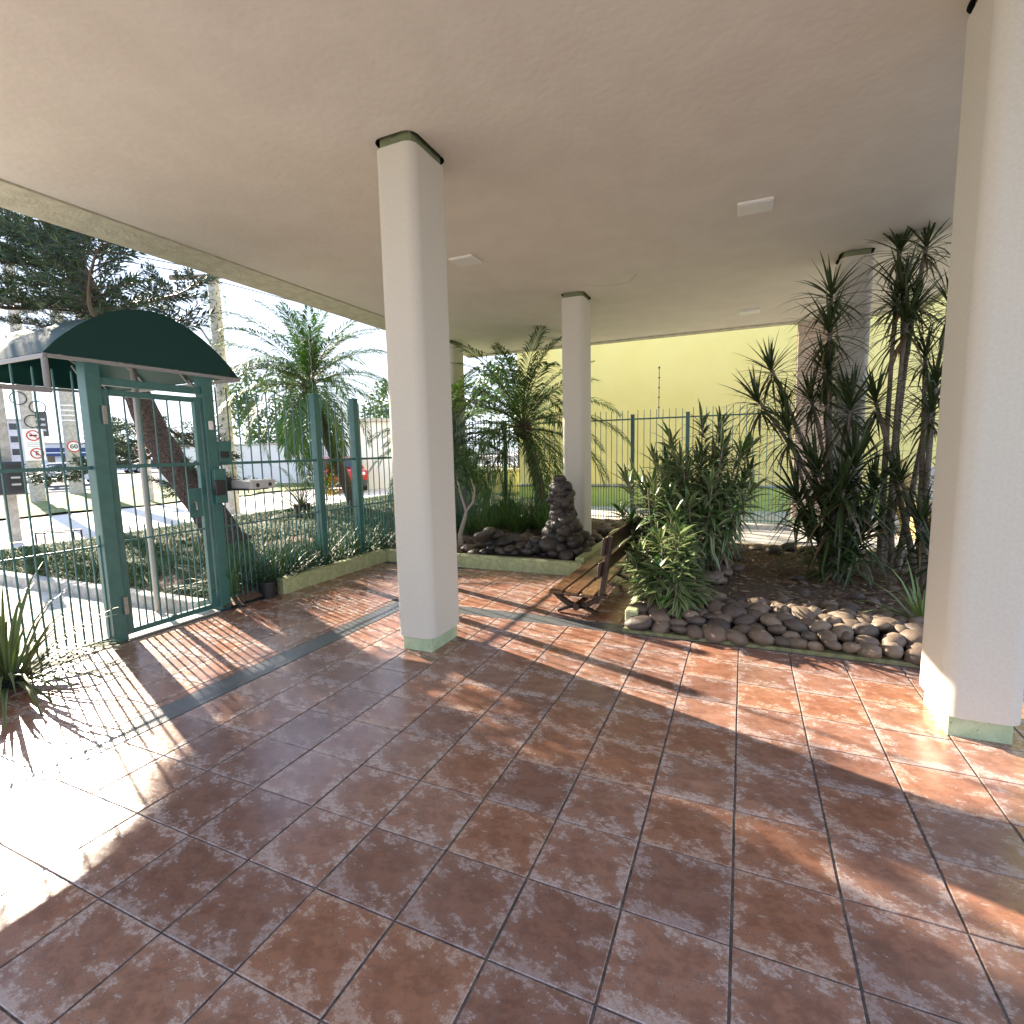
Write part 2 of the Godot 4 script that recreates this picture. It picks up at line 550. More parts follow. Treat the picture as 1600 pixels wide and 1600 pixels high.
# ---------------------------------------------------------------- ground, street
func ground_and_street() -> void:
	var b := MB.new()
	b.quad(Vector3(-300, -0.06, -300), Vector3(300, -0.06, -300), Vector3(300, -0.06, 300), Vector3(-300, -0.06, 300), Vector3.UP)
	structure("ground", b.mesh(), M.concrete)
	b = MB.new()                                     # pavement in front of the building
	b.quad(Vector3(-18.2, -0.042, -60), Vector3(-4.9, -0.042, -60), Vector3(-4.9, -0.042, 40), Vector3(-18.2, -0.042, 40), Vector3.UP)
	structure("pavement", b.mesh(), M.pale_paving)
	# grass verge: a strip with an uneven edge and a low mound round each pole
	var rows := []
	var wob := noise(0.25, 3, 91)
	for i in 13:
		var row := PackedVector3Array()
		for k in 61:
			var z := -45.0 + k * 1.2
			var f := i / 12.0
			var x := lerpf(-18.4 + wob.get_noise_2d(z, 0) * 1.0, -31.0 + wob.get_noise_2d(z, 50) * 1.5, f)
			var y := 0.012 + 0.06 * sin(f * PI) + 0.05 * wob.get_noise_2d(x * 3, z * 3) * sin(f * PI)
			row.append(Vector3(x, y, z))
		rows.append(row)
	b = MB.new()
	b.grid(rows, false, true)
	fix_up(b)
	structure("grass_verge", b.mesh(), M.verge_turf)
	b = MB.new()
	b.quad(Vector3(-62, -0.03, -150), Vector3(-31.6, -0.03, -150), Vector3(-31.6, -0.03, 80), Vector3(-62, -0.03, 80), Vector3.UP)
	structure("road", b.mesh(), M.asphalt)
	b = MB.new()
	b.span(Vector3(-31.6, -0.05, -150), Vector3(-31.3, 0.05, 80), 0.02)
	structure("road_kerb", b.mesh(), M.concrete)
	b = MB.new()
	b.quad(Vector3(-66, 0.02, -150), Vector3(-62, 0.02, -150), Vector3(-62, 0.02, 80), Vector3(-66, 0.02, 80), Vector3.UP)
	structure("median_grass", b.mesh(), M.verge_turf)
	# path from the gate outwards: loose-laid slabs on a bed
	b = MB.new()
	b.quad(Vector3(-11.4, -0.03, -1.0), Vector3(-4.88, -0.03, -1.0), Vector3(-4.88, -0.03, 4.2), Vector3(-11.4, -0.03, 4.2), Vector3.UP)
	var path := structure("gate_path", b.mesh(), M.grout)
	var slab := boxmesh(Vector3(0.408, 0.03, 0.408), 0.004)
	for i in 16:
		for k in 12:
			part("paving_slab", slab, M.pale_paving, path, at(-5.15 - i * 0.415, -0.02 + rr(-0.001, 0.001), -0.78 + k * 0.415))
	part("path_kerb", spanmesh(Vector3(-11.4, -0.06, -1.24), Vector3(-4.95, 0.1, -1.1), 0.012), M.concrete, path)
	# garden bed in front of the building
	rows = []
	for i in 25:
		var row := PackedVector3Array()
		for k in 41:
			var fx := i / 24.0
			var fz := k / 40.0
			var x := lerpf(-4.72, -11.0 + 1.2 * sin(fz * 2.6), fx)
			var z := lerpf(-1.25, -12.5, fz)
			row.append(Vector3(x, bed_height(x, z), z))
		rows.append(row)
	b = MB.new()
	b.grid(rows, false)
	fix_up(b)
	structure("garden_soil", b.mesh(), M.soil)

func bed_height(x: float, z: float) -> float:
	var e := minf(minf((-4.7 - x) / 0.5, (-1.2 - z) / 0.6), (x + 11.6) / 2.0)
	return 0.03 + 0.19 * smoothstep(0.0, 1.0, clampf(e, 0.0, 1.0)) + 0.035 * sin(x * 1.7 + z * 1.1) * clampf(e, 0.0, 1.0)

# turn every normal of an open sheet upwards and wind its faces to match
func fix_up(b: MB) -> void:
	for i in b.n.size():
		if b.n[i].y < 0.0:
			b.n[i] = -b.n[i]
	for t in range(0, b.idx.size(), 3):
		var g := (b.v[b.idx[t + 1]] - b.v[b.idx[t]]).cross(b.v[b.idx[t + 2]] - b.v[b.idx[t]])
		if g.y > 0.0:
			var s := b.idx[t + 1]
			b.idx[t + 1] = b.idx[t + 2]
			b.idx[t + 2] = s


# ---------------------------------------------------------------- floors
func tile_mesh(w: float, d: float, variant: int, turned: bool) -> ArrayMesh:
	var b := MB.new()
	var e := 0.0022
	var hx := w * 0.5
	var hz := d * 0.5
	var u0 := Vector2(variant % 2, variant / 2) * 0.5 + Vector2(0.004, 0.004)
	var us := 0.492
	var p := [Vector3(-hx + e, 0, -hz + e), Vector3(hx - e, 0, -hz + e), Vector3(hx - e, 0, hz - e), Vector3(-hx + e, 0, hz - e)]
	var q := [Vector3(-hx, -e, -hz), Vector3(hx, -e, -hz), Vector3(hx, -e, hz), Vector3(-hx, -e, hz)]
	var uv := func(a: Vector3) -> Vector2:
		var f := Vector2(a.x / 0.34 + 0.5, a.z / 0.34 + 0.5)
		if turned:
			f = Vector2.ONE - f
		return u0 + f.clamp(Vector2.ZERO, Vector2.ONE) * us
	b.quad(p[0], p[1], p[2], p[3], Vector3.UP, uv.call(p[0]), uv.call(p[1]), uv.call(p[2]), uv.call(p[3]))
	for k in 4:
		var k2 := (k + 1) % 4
		var out: Vector3 = (p[k] + p[k2]).normalized()
		b.quad(p[k], p[k2], q[k2], q[k], out + Vector3.UP * 0.5, uv.call(p[k]), uv.call(p[k2]), uv.call(q[k2]), uv.call(q[k]))
		b.quad(q[k], q[k2], q[k2] + Vector3.DOWN * 0.006, q[k] + Vector3.DOWN * 0.006, out, uv.call(q[k]), uv.call(q[k2]), uv.call(q[k2]), uv.call(q[k]))
	return b.mesh()

func lay(floor_node: Node, x0: float, x1: float, z0: float, z1: float, y: float) -> void:
	var key := "%d_%d" % [roundi((x1 - x0) * 1000), roundi((z1 - z0) * 1000)]
	if not G.has(key):
		var l := []
		for k in 6:
			l.append(tile_mesh(x1 - x0 - 0.009, z1 - z0 - 0.0055, k % 4, false))
		G[key] = l
	if x0 > 1.75 or z0 > 1.6 or (x1 < -3.2 and z0 > 1.0):       # beside and behind the camera: one joined field
		if not G.has("rest"):
			G.rest = SurfaceTool.new()
			G.rest.begin(Mesh.PRIMITIVE_TRIANGLES)
		G.rest.append_from(G[key][rng.randi() % 6], 0, at((x0 + x1) * 0.5, y, (z0 + z1) * 0.5))
		return
	var o := part("tile", G[key][rng.randi() % 6], M["floor_tile_%d" % (rng.randi() % 3)], floor_node)
	o.position = Vector3((x0 + x1) * 0.5 + rr(-0.0008, 0.0008), y + rr(-0.0006, 0.0006), (z0 + z1) * 0.5 + rr(-0.0008, 0.0008))
	o.rotation = Vector3(rr(-0.0012, 0.0012), rr(-0.002, 0.002), rr(-0.0012, 0.0012))

func floors() -> void:
	var b := MB.new()
	b.span(Vector3(-4.9, -0.3, -6.0), Vector3(4.5, -0.004, 6.0))
	var f := structure("patio_floor", b.mesh(), M.grout)
	for i in range(-9, 8):                           # the main field
		for j in range(-6, 7):
			lay(f, i * PITCH_X, (i + 1) * PITCH_X, j * PITCH_Z, (j + 1) * PITCH_Z, 0.0)
	# beyond the polished granite bands: along the gate, and round to the bench
	for j in range(-11, 7):
		var z0 := j * PITCH_Z
		if z0 > -2.0:
			lay(f, -3.345, -3.272, z0, z0 + PITCH_Z, 0.0)
		for i in 4:
			lay(f, -3.345 - (i + 1) * PITCH_X, -3.345 - i * PITCH_X, z0, z0 + PITCH_Z, 0.0)
	for j in 5:
		var z1 := -2.178 - j * PITCH_Z
		for i in 8:
			var x0 := -3.345 + i * PITCH_X
			lay(f, x0, minf(x0 + PITCH_X, -0.9), maxf(z1 - PITCH_Z, -3.74), z1, 0.0)
	for i in 3:
		for j in 6:
			var x0 := -1.757 + i * PITCH_X
			lay(f, x0, minf(x0 + PITCH_X, -0.9), -3.74 - (j + 1) * PITCH_Z, -3.74 - j * PITCH_Z, 0.0)
	var rest := part("tile_field", G.rest.commit(), M.floor_tile_0, f)
	rest.set_meta("kind", "stuff")
	var z := -1.97                                   # granite bands, flush with the tiles
	while z < 4.2:
		var l := rr(0.5, 0.9)
		part("granite_band", spanmesh(Vector3(-3.27, -0.02, z + 0.001), Vector3(-3.066, 0.0005, z + l - 0.001), 0.001), M.granite, f)
		z += l
	var x := -3.27
	while x < -1.0:
		var l := minf(rr(0.5, 0.8), -0.9 - x)
		part("granite_band", spanmesh(Vector3(x + 0.001, -0.02, -2.176), Vector3(x + l - 0.001, 0.0005, -1.973), 0.001), M.granite, f)
		x += l
	part("door_sill", spanmesh(Vector3(-4.93, -0.04, -1.22), Vector3(-4.77, 0.006, -0.37), 0.003), M.pale_paving, f)
	# walk behind the right planter, in the sun
	b = MB.new()
	b.span(Vector3(-1.757, -0.3, -10.98), Vector3(6.0, 0.02, -5.95))
	b.span(Vector3(-4.8, -0.3, -10.98), Vector3(-0.9, 0.05, -8.35))
	var walk := structure("back_path", b.mesh(), M.pale_paving)
	part("path_edging", spanmesh(Vector3(-0.6, 0.0, -6.1), Vector3(6.0, 0.1, -5.98), 0.01), M.ochre_wall, walk)
	part("path_edging", spanmesh(Vector3(-1.7, 0.0, -8.2), Vector3(0.8, 0.1, -8.08), 0.01), M.pale_paving, walk)


# ---------------------------------------------------------------- ceiling and pillars
func rounded(w: float, d: float, r: float, k := 6) -> PackedVector2Array:
	var o := PackedVector2Array()
	for q in 4:
		var cx := (w * 0.5 - r) * (1 if q in [0, 3] else -1)
		var cz := (d * 0.5 - r) * (1 if q < 2 else -1)
		for i in k + 1:
			var a := PI * 0.5 * (q + float(i) / k)
			o.append(Vector2(cx + cos(a) * r, cz + sin(a) * r))
	return o

func pillar(x: float, z: float, label: String, bottom := 0.0) -> void:
	var t := thing("pillar", label, "pillar", Vector3(x, bottom, z), 0.0, "pillars under the slab")
	var b := MB.new()
	b.prism(rounded(0.33, 0.47, 0.075), 0.115 - bottom if bottom < 0.05 else 0.0, CEILING - 0.06 - bottom, true)
	part("shaft", b.mesh(), M.plaster, t)
	if bottom < 0.05:
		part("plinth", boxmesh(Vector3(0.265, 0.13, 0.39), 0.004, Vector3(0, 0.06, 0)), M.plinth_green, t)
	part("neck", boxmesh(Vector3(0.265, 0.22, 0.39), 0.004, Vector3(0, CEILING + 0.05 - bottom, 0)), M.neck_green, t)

func ceiling_and_pillars() -> void:
	var spots := [Vector2(-2.295, -1.235), Vector2(1.144, -1.235), Vector2(-2.275, -5.32), Vector2(1.13, -5.32), Vector2(-5.43, -7.15)]
	# plaster ceiling, cut round each pillar
	var csg := CSGCombiner3D.new()
	csg.name = "ceiling"
	csg.set_meta("kind", "structure")
	add_child(csg)
	var plate := CSGBox3D.new()
	plate.size = Vector3(7.92, 0.05, 13.1)
	plate.position = Vector3(-1.38, CEILING + 0.025, -2.05)
	plate.material = M.ceiling_paint
	csg.add_child(plate)
	for s in spots.slice(0, 4):
		var hole := CSGPolygon3D.new()
		hole.polygon = rounded(0.345, 0.485, 0.08, 4)
		hole.depth = 0.2
		hole.rotation.x = PI / 2
		hole.position = Vector3(s.x, CEILING - 0.06, s.y)
		hole.operation = CSGShape3D.OPERATION_SUBTRACTION
		hole.material = M.dark_gap
		csg.add_child(hole)
	var b := MB.new()
	b.span(Vector3(-5.92, CEILING + 0.14, -8.78), Vector3(2.72, CEILING + 0.7, 4.6))
	structure("roof_slab", b.mesh(), M.ceiling_paint)
	b = MB.new()
	b.span(Vector3(-5.9, CEILING - 0.015, -8.6), Vector3(-5.352, CEILING + 0.135, 4.55), 0.006)
	structure("edge_beam", b.mesh(), M.cream_beam)
	b = MB.new()
	b.span(Vector3(-5.9, CEILING - 0.03, -8.77), Vector3(2.7, CEILING + 0.135, -8.612), 0.006)
	structure("far_beam", b.mesh(), M.cream_beam)
	b = MB.new()
	b.span(Vector3(2.59, CEILING - 0.03, -8.6), Vector3(2.7, CEILING + 0.135, 4.55), 0.006)
	structure("side_beam", b.mesh(), M.pale_green_paint)
	# hairline crack in the ceiling
	b = MB.new()
	var cp := [Vector2(-1.98, -4.86), Vector2(-1.88, -4.96), Vector2(-1.79, -5.03), Vector2(-1.68, -5.03), Vector2(-1.57, -5.05), Vector2(-1.5, -5.01), Vector2(-1.44, -5.0), Vector2(-1.38, -4.88), Vector2(-1.3, -4.73)]
	for i in cp.size() - 1:
		var d: Vector2 = (cp[i + 1] - cp[i]).normalized().orthogonal() * 0.003
		b.quad(Vector3(cp[i].x - d.x, CEILING - 0.001, cp[i].y - d.y), Vector3(cp[i + 1].x - d.x, CEILING - 0.001, cp[i + 1].y - d.y), Vector3(cp[i + 1].x + d.x, CEILING - 0.001, cp[i + 1].y + d.y), Vector3(cp[i].x + d.x, CEILING - 0.001, cp[i].y + d.y), Vector3.DOWN)
	part("crack", b.mesh(), M.dark_gap, csg)
	var says := ["white plaster pillar with green foot standing alone mid patio", "white plaster pillar at the right edge with sunlit foot", "white pillar rising from the planter beside the dark stone cascade", "shaded pillar among the tall spiky plants in the right planter", "cream pillar at the slab corner far behind the palms"]
	for i in 5:
		pillar(spots[i].x, spots[i].y, says[i], 0.0 if i < 2 else 0.1)


# ---------------------------------------------------------------- walls beyond the patio
func walls_behind() -> void:
	var t := thing("neighbour_building", "tall plain yellow building wall behind the back fence", "building", Vector3(0, 0, -11.0))
	part("wall", spanmesh(Vector3(-5.64, 0.62, -6.0), Vector3(14.0, 10.0, 0.0)), M.yellow_wall, t)
	part("lower_wall", spanmesh(Vector3(-5.65, -0.1, -6.01), Vector3(14.01, 0.57, 0.01)), M.green_dado, t)
	part("ledge", spanmesh(Vector3(-5.68, 0.572, -6.03), Vector3(14.03, 0.618, 0.05), 0.008), M.concrete, t)
	t = thing("wall_pier", "pinkish shaded pier holding the slab before the yellow wall", "pier", Vector3(1.16, 0.07, -8.72))
	part("pier", boxmesh(Vector3(0.66, CEILING - 0.1, 0.18), 0.008, Vector3(0, (CEILING - 0.1) * 0.5, 0)), M.pink_pier, t)
	part("base", boxmesh(Vector3(0.7, 0.12, 0.22), 0.006, Vector3(0, 0.06, 0)), M.plinth_green, t)
	# steps with an ochre cheek wall, far right behind the dracaenas
	t = thing("garden_steps", "pale garden steps with ochre cheek wall behind the spiky plants", "steps", Vector3(2.9, 0.07, -7.6))
	for k in 6:
		part("step", boxmesh(Vector3(1.3, 0.17, 0.3), 0.01, Vector3(0.4 + k * 0.05, 0.085 + k * 0.17, -k * 0.3)), M.pale_paving, t)
	var b := MB.new()
	b.box(Transform3D(Basis(Vector3.RIGHT, 0.5), Vector3(-0.34, 0.35, -0.8)), Vector3(0.14, 0.7, 2.1), 0.01)
	part("cheek_wall", b.mesh(), M.ochre_wall, t)


# ---------------------------------------------------------------- planters
func stone_shape(s: int) -> ArrayMesh:
	var f := noise(0.9, 2, s)
	var b := MB.new()
	var rows := []
	for i in 7:
		var ring := PackedVector3Array()
		for k in 10:
			var a := PI * i / 6.0
			var w := TAU * k / 10.0
			var p := Vector3(sin(a) * cos(w), cos(a), sin(a) * sin(w))
			ring.append(p * (1.0 + 0.22 * f.get_noise_3dv(p * 0.9)))
		rows.append(ring)
	b.grid(rows, true, true)
	# poles need their own normals; make all point outwards
	for i in b.v.size():
		if b.n[i].length() < 0.5 or b.n[i].dot(b.v[i]) < 0.0:
			b.n[i] = b.v[i].normalized()
	for t in range(0, b.idx.size(), 3):
		var g := (b.v[b.idx[t + 1]] - b.v[b.idx[t]]).cross(b.v[b.idx[t + 2]] - b.v[b.idx[t]])
		if g.dot(b.v[b.idx[t]] + b.v[b.idx[t + 1]] + b.v[b.idx[t + 2]]) > 0.0:
			var q := b.idx[t + 1]
			b.idx[t + 1] = b.idx[t + 2]
			b.idx[t + 2] = q
	return b.mesh()

func stone(parent: Node, p: Vector3, a: float, called := "stone", m: Material = null, flat := 0.6) -> void:
	var bs := Basis.from_euler(Vector3(rr(-0.35, 0.35), rr(0, TAU), rr(-0.35, 0.35))) * Basis.from_scale(Vector3(a * rr(0.95, 1.3), a * rr(flat - 0.1, flat + 0.12), a * rr(0.75, 1.0)))
	part(called, G.stones[rng.randi() % 6], m if m else M["river_stone_%d" % [0, 0, 1, 1, 2, 3][rng.randi() % 6]], parent, Transform3D(bs, p))

func litter_bed(called: String, label: String, area: Callable, count: int) -> void:
	var b := MB.new()
	for i in count:
		var p: Vector3 = area.call()
		var a := rr(0, TAU)
		var d := Vector3(cos(a), rr(-0.25, 0.35), sin(a)) * rr(0.02, 0.055)
		var s := d.cross(Vector3(rr(-0.4, 0.4), 1, rr(-0.4, 0.4))).normalized() * rr(0.005, 0.014)
		var c := Color(0.22, 0.14, 0.075).lerp(Color(0.08, 0.05, 0.03), rng.randf()) if rng.randf() < 0.8 else Color(0.34, 0.26, 0.16)
		b.kite(p - d, p, p + d, s, c)
	var o := structure(called, b.mesh(), M.litter)
	o.set_meta("kind", "stuff")
	tag(o, label, "leaf litter")

func shared_shapes() -> void:
	var l := []
	for k in 6:
		l.append(stone_shape(100 + k))
	G.stones = l

func planters() -> void:
	# low pale green wall round the left garden: along the fence, across, and back along the bench walk
	var t := thing("planter_wall", "low pale green planter wall around the palm garden", "planter wall", Vector3(0, 0, 0))
	part("wall_section", spanmesh(Vector3(-4.765, -0.02, -3.745), Vector3(-4.648, 0.172, -1.91), 0.012), M.pale_green_paint, t)
	part("wall_section", spanmesh(Vector3(-4.765, -0.02, -3.87), Vector3(-1.757, 0.162, -3.748), 0.012), M.pale_green_paint, t)
	part("wall_section", spanmesh(Vector3(-1.882, -0.02, -8.05), Vector3(-1.76, 0.2, -3.873), 0.012), M.pale_green_paint, t)
	# soil of the palm garden
	var rows := []
	for i in 21:
		var row := PackedVector3Array()
		for k in 21:
			var x := lerpf(-4.85, -1.8, i / 20.0)
			var z := lerpf(-3.8, -8.35, k / 20.0)
			row.append(Vector3(x, 0.11 + 0.03 * sin(x * 3.1) * cos(z * 2.3), z))
		rows.append(row)
	var b := MB.new()
	b.grid(rows, false)
	fix_up(b)
	var soil := structure("palm_garden_soil", b.mesh(), M.soil)
	for i in 34:                                     # sunlit cobbles along the right side and by the front
		stone(soil, Vector3(rr(-2.25, -1.96), 0.17 + rr(0, 0.05), rr(-7.4, -4.3)), rr(0.07, 0.11))
	for i in 18:
		stone(soil, Vector3(rr(-4.2, -3.5), 0.15, rr(-4.9, -3.97)), rr(0.07, 0.12))
	for i in 16:
		stone(soil, Vector3(rr(-3.4, -2.5), 0.15, rr(-6.0, -4.7)), rr(0.06, 0.1))
	# dark stone cascade: a low curved bank rising to a tower against the pillar
	t = thing("stone_cascade", "dark stacked stone cascade rising against the white pillar", "rockery", Vector3(-2.645, 0.09, -4.2))
	t.scale = Vector3.ONE * 1.06
	for i in 62:
		var f := (i + 0.5) / 62.0
		var x := lerpf(-0.68, 0.5, f)
		var top := 0.25 + 0.07 * sin(f * 9.0)
		stone(t, Vector3(x, rr(0.0, top), rr(-0.16, 0.22)), rr(0.065, 0.1), "stone", M["dark_stone_%d" % (rng.randi() % 2)], 0.65)
	for i in 105:
		var f := i / 104.0
		var h := 0.08 + f * 0.9 + rr(-0.03, 0.03)
		var r := lerpf(0.25, 0.045, pow(f, 0.9)) * (0.9 + 0.25 * sin(f * 8.0 + 1.0)) * sqrt(rr(0.35, 1.0))
		var a := i * 2.4 + rr(-0.4, 0.4)
		stone(t, Vector3(0.44 + 0.03 * sin(f * 5.0) + cos(a) * r * 1.05, h, -0.1 + sin(a) * r * 0.8), lerpf(0.125, 0.07, f) * rr(0.7, 1.25), "stone", M["dark_stone_%d" % (rng.randi() % 2)], 0.68)
	# right planter: kerb, soil, cobbles
	t = thing("planter_kerb", "low pale green kerb around the right stone planter", "kerb", Vector3(0, 0, 0))
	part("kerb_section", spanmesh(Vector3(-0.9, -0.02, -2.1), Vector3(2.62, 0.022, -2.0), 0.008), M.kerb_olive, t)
	part("kerb_section", spanmesh(Vector3(-0.9, -0.02, -5.9), Vector3(-0.79, 0.16, -2.103), 0.012), M.pale_green_paint, t)
	part("kerb_section", spanmesh(Vector3(-0.787, -0.02, -5.9), Vector3(2.62, 0.1, -5.8), 0.01), M.pale_green_paint, t)
	rows = []
	for i in 25:
		var row := PackedVector3Array()
		for k in 25:
			var x := lerpf(-0.82, 2.6, i / 24.0)
			var z := lerpf(-2.06, -5.86, k / 24.0)
			row.append(Vector3(x, 0.045 + 0.05 * smoothstep(0.0, 0.3, k / 24.0) + 0.025 * sin(x * 2.7 + 1.0) * cos(z * 2.1), z))
		rows.append(row)
	b = MB.new()
	b.grid(rows, false)
	fix_up(b)
	soil = structure("right_planter_soil", b.mesh(), M.soil)
	for r in 9:
		var x := -0.82 + rr(0, 0.12)
		while x < 1.8:
			var s := rr(0.06, 0.105)
			stone(soil, Vector3(x, [0.05, 0.085, 0.12, 0.14, 0.145, 0.14, 0.13, 0.12, 0.11][r] + rr(-0.015, 0.02), -2.07 - r * 0.092 + rr(-0.03, 0.03)), s)
			x += s * rr(1.5, 1.95)
	for i in 62:
		var z := rr(-5.5, -2.75)
		stone(soil, Vector3(rr(-0.72, -0.12) + 0.12 * sin(z), 0.13 + rr(0, 0.07), z), rr(0.06, 0.11))
	for i in 14:
		stone(soil, Vector3(-0.2 + i * 0.2, 0.14, -5.55 + rr(-0.15, 0.15)), rr(0.08, 0.15))
	for i in 12:
		stone(soil, Vector3(rr(0.2, 1.6), 0.11, rr(-4.6, -2.95)), rr(0.05, 0.09))
	litter_bed("leaf_litter", "dry brown leaf litter on the right planter soil", func() -> Vector3:
		return Vector3(rr(-0.1, 2.0), 0.105 + rr(0.0, 0.03), rr(-5.3, -2.75)), 2600)
	litter_bed("leaf_litter", "dry fallen leaves on the palm garden soil", func() -> Vector3:
		return Vector3(rr(-4.4, -1.95), 0.14 + rr(0.0, 0.03), rr(-7.9, -4.0)), 1200)


# ---------------------------------------------------------------- fences and gate
# a run of round bars between rails, from a to b (a and b on the ground line)
func bar_run(t: Node3D, a: Vector3, b: Vector3, top: float, rails: Array, low_top: float, pitch := 0.115) -> void:
	var d := (b - a).normalized()
	var count := maxi(1, roundi(a.distance_to(b) / pitch))
	var step := a.distance_to(b) / count
	var key := "bar_%d_%d" % [roundi(top * 100), roundi(low_top * 100)]
	if not G.has(key):
		G[key] = [bar_shape(top), bar_shape(low_top)]
	for i in count:
		var p := a + d * step * (i + 0.5)
		part("bar", G[key][0], M.green_paint, t, Transform3D(Basis(Vector3.UP, rr(0, 1)), p))
		if low_top > 0.0:
			part("short_bar", G[key][1], M.green_paint, t, Transform3D(Basis(), a + d * step * (i + 1.0)))
	for y in rails:
		var r := 0.014 if y > 1.0 else 0.008
		var m := MB.new()
		m.box(Transform3D(Basis.looking_at(d), (a + b) * 0.5 + Vector3.UP * y), Vector3(r * 1.4, r * 2.0, a.distance_to(b)), 0.002)
		part("rail", m.mesh(), M.green_paint, t)

func bar_shape(h: float) -> ArrayMesh:
	return tubemesh(PackedVector3Array([Vector3(0, 0.0, 0), Vector3(0, h - 0.02, 0), Vector3(0, h - 0.006, 0), Vector3(0, h, 0)]), [0.0075, 0.0075, 0.006, 0.002], 6)

func post(t: Node, x: float, z: float, y0: float, y1: float, w := 0.085) -> void:
	var o := part("post", boxmesh(Vector3(w, y1 - y0, w), 0.004, Vector3(0, (y1 - y0) * 0.5, 0)), M.green_paint, t, at(x, y0, z))
	part("cap", boxmesh(Vector3(w + 0.006, 0.012, w + 0.006), 0.002, Vector3(0, y1 - y0 + 0.006, 0)), M.green_paint, o)

func fences_and_gate() -> void:
	var t := thing("bar_fence", "green bar fence left of the gate beside the strap leaf bush", "fence", Vector3(0, -0.02, 0))
	bar_run(t, Vector3(FENCE_X, 0, 2.6), Vector3(FENCE_X, 0, -0.25), 2.25, [1.49, 0.85, 0.065], 0.94, 0.122)
	post(t, FENCE_X, 2.65, 0.0, 2.28, 0.1)
	t = thing("bar_fence", "green bar fence between the gate and the first pillar", "fence", Vector3(0, -0.02, 0))
	bar_run(t, Vector3(FENCE_X, 0, -1.345), Vector3(FENCE_X, 0, -2.67), 2.25, [1.49, 0.85, 0.065], 0.94, 0.122)
	post(t, FENCE_X, -2.715, 0.0, 2.28, 0.09)
	bar_run(t, Vector3(FENCE_X, 0, -2.76), Vector3(FENCE_X, 0, -3.37), 2.25, [1.49, 0.85, 0.065], 0.94, 0.122)
	post(t, FENCE_X, -3.415, 0.0, 2.28, 0.09)
	bar_run(t, Vector3(FENCE_X, 0, -3.46), Vector3(FENCE_X, 0, -5.9), 2.25, [1.49, 0.85, 0.065], 0.94, 0.122)
	post(t, FENCE_X, -5.95, 0.0, 2.28, 0.09)
	bar_run(t, Vector3(FENCE_X, 0, -6.0), Vector3(FENCE_X, 0, -8.2), 2.25, [1.49, 0.85, 0.065], 0.94, 0.122)
	shock_pole(t, Vector3(FENCE_X, 2.28, -2.72), 0.82)
	t = thing("bar_fence", "green bar fence running before the yellow wall", "fence", Vector3(0, 0.1, 0))
	var px := [-4.82, -3.1, -2.03, -0.99, 0.82]
	for i in 4:
		post(t, px[i], -8.3, 0.0, 2.08, 0.07)
		bar_run(t, Vector3(px[i] + 0.04, 0, -8.3), Vector3(px[i + 1] - 0.04, 0, -8.3), 2.18, [2.0, 0.66, 0.05], 0.72)
	shock_pole(t, Vector3(-1.53, 2.0, -8.3), 0.98)
	# gate leaf between two stout posts
	t = thing("gateway", "green steel gate posts and lintel under the dark canopy", "gateway", Vector3(FENCE_X, 0, -0.306))
	post(t, 0, 0, 0.0, 2.33, 0.11)
	post(t, 0, -0.98, 0.0, 2.33, 0.11)
	part("lintel", spanmesh(Vector3(-0.032, 2.14, -0.924), Vector3(0.032, 2.2, -0.057), 0.003), M.green_paint, t)
	for y in [1.82, 0.23]:
		part("hinge", spanmesh(Vector3(0.058, y, -0.062), Vector3(0.084, y + 0.15, -0.03), 0.003), M.steel, t)
	part("lock_box", spanmesh(Vector3(0.058, 1.08, -1.064), Vector3(0.105, 1.42, -0.937), 0.004), M.green_paint, t)
	part("reader", spanmesh(Vector3(0.106, 1.165, -1.02), Vector3(0.153, 1.31, -0.905), 0.008), M.black_plastic, t)
	part("reader", spanmesh(Vector3(0.02, 1.19, -1.16), Vector3(0.062, 1.33, -1.075), 0.008), M.black_plastic, t)
	var box := part("junction_box", spanmesh(Vector3(0, 1.48, -1.19), Vector3(0.052, 1.69, -1.043), 0.005), M.green_paint, t)
	part("keypad", spanmesh(Vector3(0.053, 1.525, -1.15), Vector3(0.065, 1.59, -1.065), 0.003), M.black_plastic, box)
	part("sensor", spanmesh(Vector3(0.057, 1.8, -0.99), Vector3(0.084, 1.885, -0.948), 0.006), M.white_paint, t)
	part("floor_stop", spanmesh(Vector3(0.106, 0.0, -1.117), Vector3(0.17, 0.026, -1.053), 0.006), M.black_plastic, t)
	t = thing("bar_gate", "closed green bar gate leaf with lock plate", "gate", Vector3(FENCE_X, 0.035, -0.364))
	t.scale = Vector3.ONE * 1.058
	for z in [-0.035, -0.775]:
		part("stile", spanmesh(Vector3(-0.022, 0.0, z - 0.025), Vector3(0.022, 1.96, z + 0.025), 0.003), M.green_paint, t)
	for h in [0.022, 1.935]:
		part("frame_rail", spanmesh(Vector3(-0.02, h - 0.022, -0.748), Vector3(0.02, h + 0.022, -0.062), 0.003), M.green_paint, t)
	part("frame_rail", spanmesh(Vector3(-0.014, 1.345, -0.748), Vector3(0.014, 1.375, -0.062), 0.003), M.green_paint, t)
	part("low_rail", spanmesh(Vector3(-0.007, 0.755, -0.748), Vector3(0.007, 0.769, -0.062), 0.002), M.green_paint, t)
	var tall := tubemesh(PackedVector3Array([Vector3(0, 0.04, 0), Vector3(0, 1.92, 0)]), [0.0075], 6)
	var low := bar_shape(0.86)
	for i in 5:
		part("bar", tall, M.green_paint, t, at(0, 0, -0.062 - 0.686 * (i + 1.0) / 6.0))
	for i in 6:
		part("short_bar", low, M.green_paint, t, at(0, 0.02, -0.062 - 0.686 * (i + 0.5) / 6.0))
